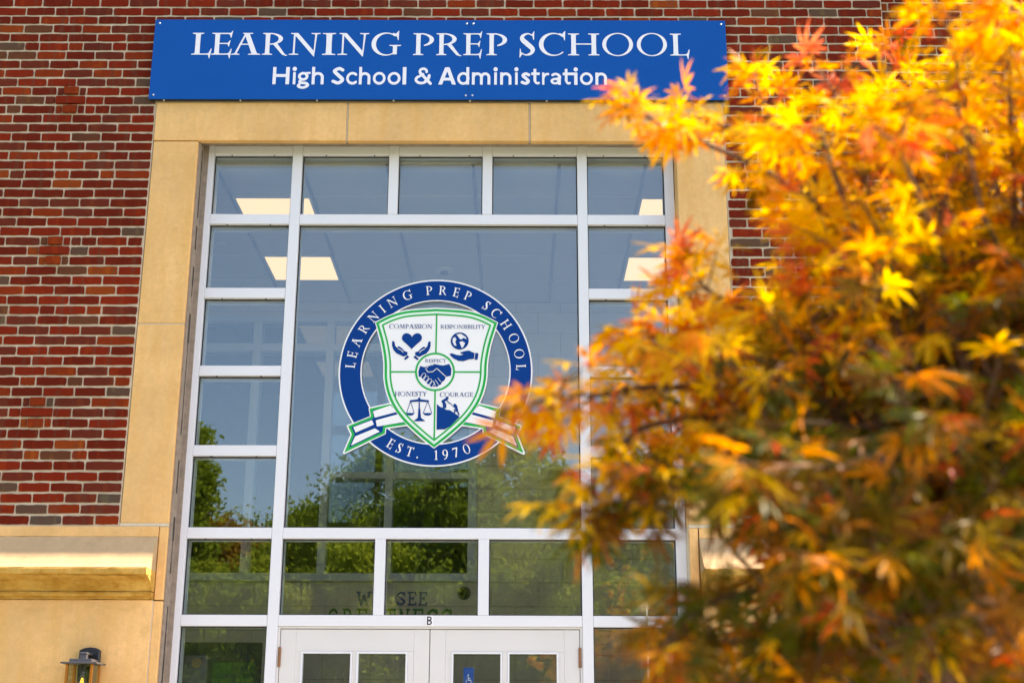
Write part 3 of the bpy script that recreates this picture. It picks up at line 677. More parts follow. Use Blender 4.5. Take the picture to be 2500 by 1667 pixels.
# ------------------------------------------------------------------ stone surround
sur = thing('stone_surround', (-0.52, 0, GROUND), 'tan limestone surround of lintel and jamb blocks framing the tall entrance window', 'stone surround')
JIL, JIR = -2.143, 1.072
def stone(parent, x0, x1, z0, z1, mat='limestone', y0=-0.006, y1=0.19, name='stone_block'):
    return part(name, MB().box(x0, x1, y0, y1, z0, z1), mat, parent, 0.005)
for x0, x1 in ((JL, -1.149), (-1.141, 0.086), (0.094, JRr)):
    stone(sur, x0 + 0.002, x1 - 0.002, 4.005, 4.288, y0=-0.008, y1=0.045)
    stone(sur, x0 + 0.002, x1 - 0.002, 4.052, 4.288, y0=0.0475, y1=0.30, name='stone_back')
for s, xo, xi in ((-1, JL, JIL), (1, JIR, JRr)):
    for z0, z1 in ((2.714, 3.999), (1.415, 2.704), (0.0, 1.392), (GROUND, -0.008)):
        if z1 > 1.41: stone(sur, xo + 0.004, xi - 0.002, z0, z1)
        else:
            a, b = (xi - 0.055, xi - 0.002) if s < 0 else (xo + 0.002, xo + 0.055)
            for q0, q1 in (((z0, 0.938), (0.945, z1)) if z1 > 1 else ((z0, z1),)): stone(sur, a, b, q0, q1, 'limestone_lower')
    ja, jb = (xo - 0.1, xi - 0.0545) if s < 0 else (xo + 0.054, xo + 0.1)
    part('joint', MB().box(ja if s < 0 else xi + 0.002, jb if s < 0 else xo, 0.03, 0.29, GROUND, 1.40), 'stone_joint', sur)
    jx = xi - 0.0585 if s < 0 else xo - 0.274
    part('joint', MB().box(jx - 0.0008, jx + 0.0042, -0.014, 0.029, GROUND, 0.94), 'stone_joint', sur)
    # joints and the weathered sealant between stone and window
    part('joint', MB().box(xo + 0.006, xi - 0.004, 0.0005, 0.18, 2.704, 2.714), 'stone_joint', sur)
    part('joint', MB().box(xo + 0.002, xi - 0.003, -0.003, 0.18, 1.3935, 1.4148), 'stone_joint', sur)
    sx0, sx1 = (xi - 0.002, xi + 0.019) if s < 0 else (xi - 0.012, xi - 0.001)
    if s < 0:
        part('sealant', MB().box(sx0, sx0 + 0.012, 0.020, 0.30, GROUND, 4.05), 'caulk', sur)
        part('sealant', MB().box(sx0 + 0.012, sx1 + 0.02, 0.135, 0.30, GROUND, 4.05), 'caulk', sur)
        crack = MB(); z = 0.4
        while z < 3.95:
            h = random.uniform(0.05, 0.22); w = random.uniform(0.002, 0.007); xc = sx0 + 0.0125 + random.uniform(0, 0.001)
            if random.random() < 0.8: crack.box(sx0 + 0.0118, sx0 + 0.0122 + 0.001, 0.085 - w * 3, 0.085 + w * 3, z, z + h)
            z += h
        part('crack', crack, 'caulk_dark', sur)['kind'] = 'stuff'
    else: part('sealant', MB().box(xi - 0.002, xi + 0.010, 0.02, 0.30, GROUND, 4.05), 'caulk', sur)
mb = MB(); x = JL + 0.3
while x < JRr - 0.3:
    w = random.uniform(0.06, 0.3); mb.box(x, x + w, 0.05, 0.15 + random.uniform(0, 0.01), 4.040 - random.uniform(0, 0.004), 4.050); x += w
part('sealant', mb, 'caulk', sur)
for x in (-1.145, 0.090): part('joint', MB().box(x - 0.0045, x + 0.0045, 0.0, 0.03, 4.01, 4.285), 'stone_joint', sur)

# moulded stone base on each side of the entrance
def stone_base(x0, x1, end, label):
    b = thing('stone_plinth', ((x0 + x1) / 2, 0, GROUND), label, 'plinth')
    fas = [(0.10, 1.392), (-0.010, 1.392), (-0.012, 1.3285), (0.10, 1.3285)]
    cap = [(0.10, 1.328), (-0.012, 1.328), (-0.030, 1.300), (-0.075, 1.240), (-0.125, 1.182), (-0.170, 1.140), (-0.205, 1.121), (-0.214, 1.114), (0.10, 1.112)]
    lip = [(0.10, 1.1115), (-0.215, 1.1135), (-0.217, 1.104), (-0.217, 1.080), (-0.212, 1.074), (-0.195, 1.072), (0.10, 1.072)]
    cav = [(0.10, 1.071), (-0.185, 1.071), (-0.165, 1.062), (-0.110, 1.045), (-0.080, 1.015), (-0.068, 0.988), (-0.060, 0.986), (0.10, 0.986)]
    bead = [(0.10, 0.985), (-0.074, 0.985), (-0.078, 0.972), (-0.070, 0.960), (-0.035, 0.957), (-0.030, 0.945), (0.10, 0.945)]
    n = max(1, round((x1 - x0) / 1.75)); w = (x1 - x0) / n
    for k in range(n):
        a, c = x0 + k * w + 0.0015, x0 + (k + 1) * w - 0.0015
        part('fascia', MB().prism_x(fas[::-1], a, c), 'limestone', b, 0.003)
        part('cap_stone', MB().rough_prism_x(cap[::-1], a, c, 0.0014, k + 11), 'limestone_weathered', b)
        part('lip', MB().rough_prism_x(lip[::-1], a, c, 0.0020, k + 31, 0.05), 'limestone_stained_bounce', b)  # orange here stands in for bounce light as well as staining
        part('cavetto', MB().rough_prism_x(cav[::-1], a, c, 0.0025, k + 51, 0.07), 'limestone_stained_bounce', b)
        part('bead', MB().rough_prism_x(bead[::-1], a, c, 0.0022, k + 71, 0.06), 'limestone_stained_bounce', b)
    for z0, z1 in ((0.0, 0.943), (GROUND, -0.006)):
        for k in range(n):
            part('stone_block', MB().box(x0 + k * w + 0.003, x0 + (k + 1) * w - 0.003, -0.022, 0.10, z0, z1), 'limestone_lower', b, 0.004)
    return b
stone_base(-9.0, JIL - 0.057, 1, 'tan stone base with sunlit moulded ledge left of the entrance')
stone_base(JRr - 0.27, 2.54, -1, 'tan stone base with sunlit ledge right of the entrance, behind maple leaves')
bb = thing('stone_plinth', (5, 0.15, GROUND), 'plain stone base under the set back brick wall', 'plinth')
for k in range(4): part('stone_block', MB().box(2.545 + k * 1.6, 4.14 + k * 1.6, 0.11, 0.3, GROUND, 1.39), 'limestone_lower', bb, 0.005)

# ------------------------------------------------------------------ entrance glazing
gl = thing('entrance_glazing', (-0.52, 0.2, GROUND), 'tall white framed entrance window grid with double doors at its foot', 'entrance window')
FY0, FY1, GY = 0.15, 0.31, 0.196
ML0, ML1, MR0, MR1 = -1.529, -1.462, 0.416, 0.482
SL0, SL1, SR0, SR1 = -2.128, -2.066, 1.008, 1.071
T = [(3.976, 4.038), (3.466, 3.537), (2.939, 3.010), (2.406, 2.473), (1.874, 1.943), (1.346, 1.414), (0.805, 0.873)]
for a, b, z1 in ((SL0, SL1, 4.040), (ML0, ML1, 4.044), (MR0, MR1, 4.044), (SR0, SR1, 4.040)):
    part('mullion', MB().box(a, b, FY0, FY1, GROUND, z1), 'white_frame', gl, 0.0025)
for a, b, lev in ((SL1, ML0, (0, 1, 2, 3, 4, 5, 6)), (MR1, SR0, (0, 1, 2, 3, 4, 5, 6)), (ML1, MR0, (1, 5, 6))):
    for i in lev: part('transom', MB().box(a + 0.001, b - 0.001, FY0 + 0.002, FY1 - 0.002, *T[i]), 'white_frame', gl, 0.0025)
US = [(-0.868, -0.803), (-0.229, -0.163)]; LS = [(-0.879, -0.813), (-0.231, -0.164)]
prev = ML1
for a, b in US + [(MR0, MR0)]:
    part('transom', MB().box(prev + 0.001, a - 0.001, FY0 + 0.002, FY1 - 0.002, *T[0]), 'white_frame', gl, 0.0025); prev = b
for a, b in US: part('mullion', MB().box(a, b, FY0, FY1, T[1][1] + 0.0005, 4.044), 'white_frame', gl, 0.0025)
for a, b in LS: part('mullion', MB().box(a, b, FY0 + 0.001, FY1, T[6][1] + 0.0005, T[5][0] - 0.0005), 'white_frame', gl, 0.0025)
for a, b in ((SL1, ML0), (MR1, SR0)): part('sill', MB().box(a, b, FY0, FY1, GROUND, GROUND + 0.18), 'white_frame', gl, 0.003)
def pane(x0, x1, z0, z1):
    g = part('pane', MB().box(x0 - 0.004, x1 + 0.004, GY, GY + 0.024, z0 - 0.004, z1 + 0.004), 'window_glass', gl)
    w = 0.007; y0, y1 = GY - 0.012, GY - 0.001
    q = MB().box(x0, x0 + w, y0, y1, z0, z1).box(x1 - w, x1, y0, y1, z0, z1).box(x0 + w, x1 - w, y0, y1, z1 - w, z1).box(x0 + w, x1 - w, y0, y1, z0, z0 + w)
    part('gasket', q, 'gasket', g)
for a, b in ((SL1, ML0), (MR1, SR0)):
    for i in range(6): pane(a, b, T[i + 1][1], T[i][0])
    pane(a, b, GROUND + 0.18, T[6][0])
for a, b in ((ML1, US[0][0]), (US[0][1], US[1][0]), (US[1][1], MR0)): pane(a, b, T[1][1], T[0][0])
pane(ML1, MR0, T[5][1], T[1][0])
for a, b in ((ML1, LS[0][0]), (LS[0][1], LS[1][0]), (LS[1][1], MR0)): pane(a, b, T[6][1], T[5][0])
# small weep screws under the transoms
mb = MB()
for a, b in ((SL1, ML0), (MR1, SR0)):
    for i in range(0, 6):
        for t in (0.22, 0.76): x = a + (b - a) * t; mb.box(x - 0.004, x + 0.004, FY0 + 0.008, FY0 + 0.02, T[i][0] - 0.004, T[i][0] - 0.0005)
for x in (-1.3, -0.97, -0.66, -0.32, -0.02, 0.26): mb.box(x - 0.004, x + 0.004, FY0 + 0.008, FY0 + 0.02, T[0][0] - 0.004, T[0][0] - 0.0005)
part('screw', mb, 'gasket', gl)
# doors
dfr = part('door_frame', MB().box(ML1 + 0.0005, ML1 + 0.016, FY0 + 0.012, FY1, GROUND, T[6][0] - 0.001).box(MR0 - 0.016, MR0 - 0.0005, FY0 + 0.012, FY1, GROUND, T[6][0] - 0.001).box(ML1 + 0.016, MR0 - 0.016, FY0 + 0.012, FY1, 0.792, T[6][0] - 0.001), 'white_door', gl, 0.001)
DT, DB = 0.788, GROUND + 0.02
DC = -0.524
for s, xa, xb in ((-1, ML1 + 0.019, DC - 0.0025), (1, DC + 0.0025, MR0 - 0.019)):
    y0, y1 = 0.168, 0.214
    door = part('door', MB().box(xa, xa + 0.095, y0, y1, DB, DT).box(xb - 0.095, xb, y0, y1, DB, DT), 'white_door', gl, 0.002)
    xm = (xa + xb) / 2; ptop = 0.643; off = door.location
    if s < 0: c0, c1, c2, c3 = -1.302, -1.009, -0.960, -0.670
    else: c0, c1, c2, c3 = -0.378, -0.089, -0.034, 0.256
    def sub(name, mb, mat, bevel=0):
        return part(name, mb, mat, door, bevel)
    sub('rail', MB().box(xa + 0.0955, xb - 0.0955, y0 + 0.0008, y1 - 0.001, ptop + 0.012, DT - 0.0005), 'white_door', 0.001)
    sub('rail', MB().box(xa + 0.0955, xb - 0.0955, y0 + 0.0008, y1 - 0.001, DB, DB + 0.26), 'white_door', 0.001)
    sub('stile', MB().box(xa + 0.0955, c0 - 0.012, y0 + 0.001, y1, DB + 0.261, ptop + 0.0115).box(c3 + 0.012, xb - 0.0955, y0 + 0.001, y1, DB + 0.261, ptop + 0.0115), 'white_door')
    sub('stile', MB().box(c1 + 0.012, c2 - 0.012, y0 + 0.001, y1, DB + 0.261, ptop + 0.0115), 'white_door', 0.001)
    for a, b in ((c0, c1), (c2, c3)):
        sub('bead', MB().box(a - 0.0115, a, y0 - 0.004, y1 - 0.001, DB + 0.27, ptop).box(b, b + 0.0115, y0 - 0.004, y1 - 0.001, DB + 0.27, ptop).box(a - 0.0115, b + 0.0115, y0 - 0.004, y1 - 0.001, ptop, ptop + 0.0112), 'white_frame')
        sub('pane', MB().box(a, b, 0.186, 0.194, DB + 0.265, ptop), 'window_glass')
    hx = xa - 0.0015 if s < 0 else xb + 0.0015
    for hz in (0.62, -0.35, -1.15):
        hb = MB()
        for k in range(5):
            hb.lathe([(0.0, -0.0113), (0.0095, -0.0113), (0.0095, 0.0113), (0.0, 0.0113)], (hx, y0 - 0.006, hz + (k - 2) * 0.0238), 12)
        sub('hinge', hb, 'rusty_hinge')
    pull = MB(); px_ = xb - 0.05 if s < 0 else xa + 0.05
    pull.tube([(px_, y0, -0.2), (px_, y0 - 0.06, -0.2), (px_, y0 - 0.06, -0.55), (px_, y0, -0.55)], 0.012, 10)
    sub('handle', pull, 'screw_metal')

# the plate with the door letter
bp = thing('letter_plate', (-0.527, FY0, 0.806), 'small white plate with black letter B on the transom above the doors', 'sign')
part('plate', MB().box(-0.551, -0.503, FY0 - 0.002, FY0 + 0.001, 0.808, 0.872), 'sign_white', bp)
mb = MB(); put_glyph(mb, slab_glyph('B'), -0.543, -0.512, 0.814, 0.052, FY0 - 0.003); part('letter', mb, 'ink_black', bp)

# ------------------------------------------------------------------ blue sign
sg = thing('school_sign', (-0.527, 0, 4.294), 'long blue sign with white lettering above the stone lintel', 'sign')
SY = -0.045
SX0, SX1, SM = -2.494, 1.440, -0.324
for a, b in ((SX0, SM - 0.0008), (SM + 0.0008, SX1)):
    pn = part('sign_panel', MB().box(a, b, SY, SY + 0.006, 4.294, 4.900), 'sign_blue', sg)
    part('backing', MB().box(a + 0.004, b - 0.004, SY + 0.0065, -0.008, 4.2965, 4.896), 'sign_edge', sg)
scr = MB()
for x in (SX0 + 0.03, SX1 - 0.03, SM - 0.02, SM + 0.025):
    for z in (4.325, 4.872): scr.lathe([(0.0, -0.004), (0.006, -0.003), (0.0075, 0.0)], (x, SY - 0.0003, z), 10, axis='y')
for x in np.arange(SX0 + 0.1, SX1, 0.52): scr.lathe([(0.0, -0.012), (0.006, -0.010), (0.0075, 0.0)], (float(x), SY + 0.02, 4.294), 8, axis='y')
part('screw', scr, 'screw_metal', sg, smooth=True)
X1 = lambda px: -2.226 + (px - 468) * 0.0028067
X2 = lambda px: -1.666 + (px - 663) * 0.0027875
ROW1 = [('L', 467, 516), ('E', 515, 565.5), ('A', 564, 635.6), ('R', 639.4, 702), ('N', 705, 781), ('I', 786, 818.8), ('N', 824, 900.4), ('G', 906.5, 979), ('P', 1008.3, 1059), ('R', 1065, 1127.6), ('E', 1131, 1177), ('P', 1187.6, 1238),
        ('S', 1268.4, 1306), ('C', 1316, 1380.5), ('H', 1387, 1464), ('O', 1471, 1546), ('O', 1555.5, 1629), ('L', 1636.7, 1684)]
ROW2 = [('H', 665, 705.8), ('i', 712.6, 723), ('g', 725, 757.6), ('h', 760.6, 790), ('S', 809, 840), ('c', 844.8, 871.6), ('h', 876, 904), ('o', 910, 941), ('o', 946, 977.5), ('l', 982.6, 991.5), ('&', 1012, 1054.5),
        ('A', 1070, 1113), ('d', 1116, 1146), ('m', 1152, 1197), ('i', 1204.5, 1215), ('n', 1221, 1248.5), ('i', 1255.6, 1265.7), ('s', 1271, 1294.5), ('t', 1297, 1318), ('r', 1323.5, 1341), ('a', 1344, 1370), ('T', 1374, 1411), ('o', 1416, 1447.5), ('n', 1453.6, 1482)]
for ch, a, b in ROW1:
    mb = MB(); put_glyph(mb, serif_glyph(ch), X1(a), X1(b), 4.629, 0.168, SY - 0.0015); part('letter', mb, 'sign_white', sg)
for ch, a, b in ROW2:
    mb = MB(); put_glyph(mb, sans_glyph(ch), X2(a), X2(b), 4.405, 0.131, SY - 0.0015); part('letter', mb, 'sign_white', sg)

# ------------------------------------------------------------------ round seal on the glass
SC, SR = Vector((-0.524, GY - 0.010, 2.447)), 0.634
seal = thing('round_seal', (SC.x, SC.y, SC.z), 'round blue and white crest with shield and ribbons on the large pane', 'emblem')
def zz(px, py):                   # traced sheet coordinates to seal units (-1 .. 1)
    return ((px - 822 - (786 - py) * 0.0245) / 745.0, (786 - py) / 717.0)
def tr(*pts): return [zz(*p) for p in pts]
def seal_part(name, field_or_loops, mat, layer, parent=seal):
    mb = MB()
    for pl in field_or_loops.cells(): mb.add([(SC.x + u * SR, SC.y - layer * 0.0009, SC.z + v * SR) for u, v in pl], [tuple(range(len(pl)))])
    return part(name, mb, mat, parent)
def F(cell=0.006, b=1.06): return Field(-b, b, -b, b, cell)
half = [(0.0, 0.678), (-0.30, 0.655), (-0.475, 0.607), (-0.632, 0.527), (-0.565, 0.30), (-0.530, 0.10), (-0.525, -0.08), (-0.487, -0.24), (-0.420, -0.385), (-0.31, -0.53), (-0.15, -0.68), (0.0, -0.803)]
sm = [half[0]] + half[1:]
left_top = [p for p in spline([(0.0, 0.678, 0), (-0.30, 0.655, 0), (-0.475, 0.607, 0), (-0.632, 0.527, 0)], 6)]
left_side = [p for p in spline([(-0.632, 0.527, 0), (-0.565, 0.30, 0), (-0.530, 0.10, 0), (-0.522, -0.08, 0), (-0.487, -0.24, 0), (-0.420, -0.385, 0), (-0.31, -0.53, 0), (-0.15, -0.68, 0), (0.0, -0.803, 0)], 5)]
LH = [(p[0], p[1]) for p in left_top + left_side[1:]]
SHIELD = LH + [(-x, y) for x, y in LH[-2:0:-1]]
rb = tr((318, 1072), (470, 1038), (500, 1040), (620, 1170), (600, 1192), (505, 1205), (440, 1215), (436, 1258), (318, 1312), (130, 1402), (186, 1266), (156, 1203), (330, 1132))
RIB = [rb, [(-x, y) for x, y in rb]]
ring_c = (0.0, 0.0)
base = F(); base.add(base.ell_d(0, 0, 1.0, 1.0)); base.cut(base.ell_d(0, 0, 0.762, 0.762))
sd = base.poly_d(SHIELD); base.add(sd - 0.014)
for r_ in RIB: base.add(base.poly_d(r_) - 0.014)
seal_part('backing', base, 'decal_white', 0)
ringf = F(); ringf.add(np.maximum(ringf.ell_d(0, 0, 0.985, 0.985), -ringf.ell_d(0, 0, 0.775, 0.775))); ringf.cut(sd - 0.010)
for r_ in RIB: ringf.cut(ringf.poly_d(r_) - 0.010)
seal_part('ring', ringf, 'decal_blue', 1)
rib = F()
for r_ in RIB: rib.add(rib.poly_d(r_))
rib.cut(sd - 0.006); seal_part('ribbon_border', rib, 'decal_green', 1)
rib2 = F(0.005)
for r_ in RIB: rib2.add(rib2.poly_d(r_) + 0.026)
sd5 = rib2.poly_d(SHIELD); rib2.cut(sd5 - 0.006); seal_part('ribbon', rib2, 'decal_blue', 2)
strips = [tr((345, 1092), (478, 1046), (530, 1095), (358, 1140)), tr((366, 1160), (540, 1112), (600, 1168), (376, 1207)), tr((196, 1212), (338, 1158), (352, 1192), (214, 1252)), tr((212, 1280), (360, 1220), (398, 1244), (180, 1350))]
st = F(0.005)
for q in strips:
    for pp in (q, [(-x, y) for x, y in q]): st.add(st.poly_d(pp))
st.cut(sd5 - 0.004); seal_part('ribbon_stripe', st, 'decal_white', 3)
sh = F(0.005); s0 = sh.poly_d(SHIELD)
sh.add(np.maximum(s0, -(s0 + 0.026))); seal_part('shield_border', sh, 'decal_green', 1)
sh = F(0.005); sh.add(np.maximum(s0 + 0.027, -(s0 + 0.050))); seal_part('shield_band', sh, 'decal_mint', 1)
inner = F(0.005); cc = zz(818, 790)
inner.add(np.maximum(s0 + 0.051, -(s0 + 0.068)))
bars = np.minimum(inner.box_d(-0.008, 0.008, -0.80, 0.62), inner.box_d(-0.55, 0.55, cc[1] - 0.010, cc[1] + 0.006))
bars = np.maximum(bars, s0 + 0.052); rc = inner.ell_d(cc[0], cc[1], 0.206, 0.206)
inner.add(np.maximum(bars, -rc)); inner.add(np.maximum(rc, -(rc + 0.020))); seal_part('shield_lines', inner, 'decal_green', 2)

# icons, traced
ic = F(0.0035, 0.7)
heart = [(0.0, -0.95), (-0.5, -0.42), (-0.95, 0.05), (-1.0, 0.45), (-0.78, 0.78), (-0.42, 0.82), (-0.12, 0.62), (0.0, 0.42)]
heart = heart + [(-x, y) for x, y in heart[-2:0:-1]]
hc = zz(640, 550); heart = [(p[0], p[1]) for p in spline([(x, y, 0) for x, y in heart + heart[:1]], 4)]
ic.add(ic.poly_d([(hc[0] + x * 0.102, hc[1] + y * 0.096) for x, y in heart]))
hand = [(487, 556), (496, 553), (506, 562), (512, 592), (532, 612), (528, 600), (540, 594), (566, 612), (580, 630), (608, 640), (604, 662), (590, 668), (574, 674), (556, 664), (520, 648), (498, 622), (487, 590)]
ic.add(ic.poly_d(tr(*hand))); ic.add(ic.poly_d(tr((578, 690), (606, 664), (620, 676), (590, 700))))
ic.cut(ic.stroke_d(tr((534, 612), (560, 626), (572, 640)), 0.010))
mir = lambda P: [(1272 - x, y + 2) for x, y in P]
ic.add(ic.poly_d(tr(*mir(hand)))); ic.add(ic.poly_d(tr(*mir([(578, 690), (606, 664), (620, 676), (590, 700)]))))
ic.cut(ic.stroke_d(tr(*mir([(534, 612), (560, 626), (572, 640)])), 0.010))
gc = zz(1010, 552); g0 = ic.ell_d(gc[0], gc[1], 0.093, 0.093)
ic.add(g0); land = np.minimum(ic.poly_d(tr((984, 500), (1020, 494), (1058, 520), (1064, 540), (1040, 528), (1022, 540), (1012, 538), (1000, 520))), np.minimum(ic.poly_d(tr((1006, 560), (1030, 552), (1052, 566), (1040, 596), (1026, 608), (1016, 584))), ic.poly_d(tr((956, 530), (974, 520), (986, 540), (976, 556), (986, 590), (968, 588), (954, 560)))))
ic.cut(np.maximum(land, g0 + 0.006)); ic.cut(np.maximum(-(g0 + 0.006), g0 + 0.0125))
ic.add(ic.poly_d(tr((930, 652), (950, 648), (984, 660), (1016, 664), (1040, 654), (1020, 650), (1012, 640), (1060, 628), (1080, 626), (1124, 646), (1118, 690), (1080, 694), (1040, 708), (1000, 706), (962, 688), (940, 668))))
ic.add(ic.poly_d(tr((1130, 644), (1154, 648), (1146, 698), (1122, 694))))
# handshake
hs = Field(-0.25, 0.25, -0.25, 0.25, 0.0025)
hs.add(hs.poly_d(tr((704, 746), (740, 756), (780, 736), (812, 730), (850, 738), (880, 742), (928, 730), (944, 766), (940, 820), (902, 828), (890, 856), (872, 866), (862, 888), (846, 892), (836, 904), (812, 902), (796, 908), (776, 898), (770, 888), (752, 876), (744, 860), (722, 850), (716, 832), (694, 828), (690, 790))))
for a in [((734, 814), (718, 836)), ((756, 836), (738, 862)), ((780, 856), (762, 882)), ((800, 876), (786, 900))]: hs.cut(np.abs(hs.stroke_d(tr(*a), 0.034)) - 0.0035)
hs.cut(hs.stroke_d(tr((744, 770), (772, 742), (806, 736)), 0.008)); hs.cut(hs.stroke_d(tr((752, 776), (764, 792), (800, 790), (832, 764), (900, 826)), 0.010))
for a in [((840, 838), (862, 866)), ((820, 852), (842, 886)), ((804, 862), (820, 896))]: hs.cut(hs.stroke_d(tr(*a), 0.008))
seal_part('handshake_mark', hs, 'decal_blue', 3)
# scales
sc_ = Field(-0.6, 0.6, -0.75, -0.2, 0.003)
for a, w in ([((697, 990), (697, 1160)), 0.012], [((630, 1016), (697, 1010), (768, 1016)), 0.012], [((630, 1014), (600, 1104)), 0.006], [((630, 1014), (658, 1104)), 0.006], [((762, 1014), (728, 1104)), 0.006], [((762, 1014), (792, 1104)), 0.006]): sc_.stroke(tr(*a), w)
sc_.add(sc_.poly_d(tr((596, 1104), (662, 1104), (650, 1120), (630, 1124), (608, 1120)))); sc_.add(sc_.poly_d(tr((724, 1104), (794, 1104), (782, 1120), (760, 1124), (738, 1120))))
sc_.add(sc_.poly_d(tr((690, 1070), (704, 1070), (710, 1140), (744, 1166), (652, 1166), (686, 1140)))); sc_.add(sc_.poly_d(tr((624, 1008), (690, 1000), (690, 1018), (630, 1022)))); sc_.add(sc_.poly_d(tr((770, 1008), (704, 1000), (704, 1018), (764, 1022))))
sc_.add(sc_.ell_d(*zz(697, 996), 0.012, 0.014)); seal_part('scales_mark', sc_, 'decal_blue', 3)
# mountain and climbers
mt = Field(-0.1, 0.4, -0.75, -0.2, 0.003)
mt.add(mt.poly_d(tr((832, 1036), (850, 1054), (880, 1066), (905, 1080), (930, 1082), (960, 1102), (985, 1118), (1004, 1132), (984, 1152), (930, 1204), (890, 1226), (828, 1228))))
for a, w in ([((884, 1066), (884, 1040), (876, 1014)), .018], [((898, 1062), (898, 1038), (882, 1016)), .014], [((876, 1016), (902, 1000)), .026], [((904, 1004), (920, 1024), (936, 1034)), .010], [((936, 1034), (962, 1058)), .007], [((964, 1060), (974, 1056)), .010], [((976, 1052), (984, 1086)), .026], [((984, 1086), (996, 1104), (998, 1118)), .014], [((980, 1084), (966, 1092), (964, 1106)), .012], [((984, 1062), (962, 1082)), .010]): mt.stroke(tr(*a), w)
mt.add(mt.ell_d(*zz(910, 992), 0.015, 0.017)); mt.add(mt.ell_d(*zz(968, 1044), 0.014, 0.016)); mt.cut(mt.box_d(-1, 0.010, -1, 1))
seal_part('climbers_mark', mt, 'decal_blue', 3)
seal_part('caring_marks', ic, 'decal_blue', 3)

def arc_text(text, a0, a1, rad, cap, inward, layer=2, squeeze=0.80):
    """Letters along the ring; angles in degrees clockwise from the top, a0 and a1 the first and last letter centres."""
    adv = {c: (0.42 if c == ' ' else (bounds(serif_glyph(c))[1] - bounds(serif_glyph(c))[0]) * squeeze + 0.20) for c in set(text)}
    pos = []; x = 0
    for c in text: pos.append(x + adv[c] / 2); x += adv[c]
    for c, p in zip(text, pos):
        if c == ' ': continue
        t = R(a0 + (a1 - a0) * (p - pos[0]) / (pos[-1] - pos[0])); lp = serif_glyph(c); b0, b1 = bounds(lp); mid = (b0 + b1) / 2
        def fn(u, v, t=t, mid=mid):
            dx = (u - mid) * squeeze * cap
            if not inward:
                r_ = rad + v * cap; return (SC.x + SR * (r_ * math.sin(t) + dx * math.cos(t)), SC.y - layer * 0.0009, SC.z + SR * (r_ * math.cos(t) - dx * math.sin(t)))
            r_ = rad - v * cap; return (SC.x + SR * (r_ * math.sin(t) - dx * math.cos(t)), SC.y - layer * 0.0009, SC.z + SR * (r_ * math.cos(t) + dx * math.sin(t)))
        mb = MB(); flat(mb, lp, fn); part('letter', mb, 'decal_white', seal)
arc_text('LEARNING', -86, -20.5, 0.835, 0.098, False, squeeze=0.72)
arc_text('PREP', -5.5, 21.5, 0.835, 0.098, False, squeeze=0.72)
arc_text('SCHOOL', 36, 87, 0.835, 0.098, False, squeeze=0.72)
arc_text('EST.', 210, 190.5, 0.930, 0.098, True, squeeze=0.70)
arc_text('1970', 178.5, 158, 0.930, 0.098, True, squeeze=0.78)
def line_text(word, xa, xb, ya, yb):
    (u0, v0), (u1, v1) = zz(xa, yb), zz(xb, ya); cap = v1 - v0
    w = [bounds(serif_glyph(c))[1] - bounds(serif_glyph(c))[0] for c in word]; gap = 0.10; tot = sum(w) + gap * (len(w) - 1); k = (u1 - u0) / tot; x = u0
    for c, ww in zip(word, w):
        lp = serif_glyph(c); b0, _ = bounds(lp); mb = MB()
        flat(mb, lp, lambda u, v, x=x, b0=b0: (SC.x + SR * (x + (u - b0) * k), SC.y - 3 * 0.0009, SC.z + SR * (v0 + v * cap)))
        part('letter', mb, 'decal_blue', seal); x += (ww + gap) * k
line_text('COMPASSION', 464, 800, 422, 456); line_text('RESPONSIBILITY', 862, 1208, 426, 456); line_text('RESPECT', 742, 904, 692, 718)
line_text('HONESTY', 510, 756, 942, 976); line_text('COURAGE', 854, 1108, 948, 980)

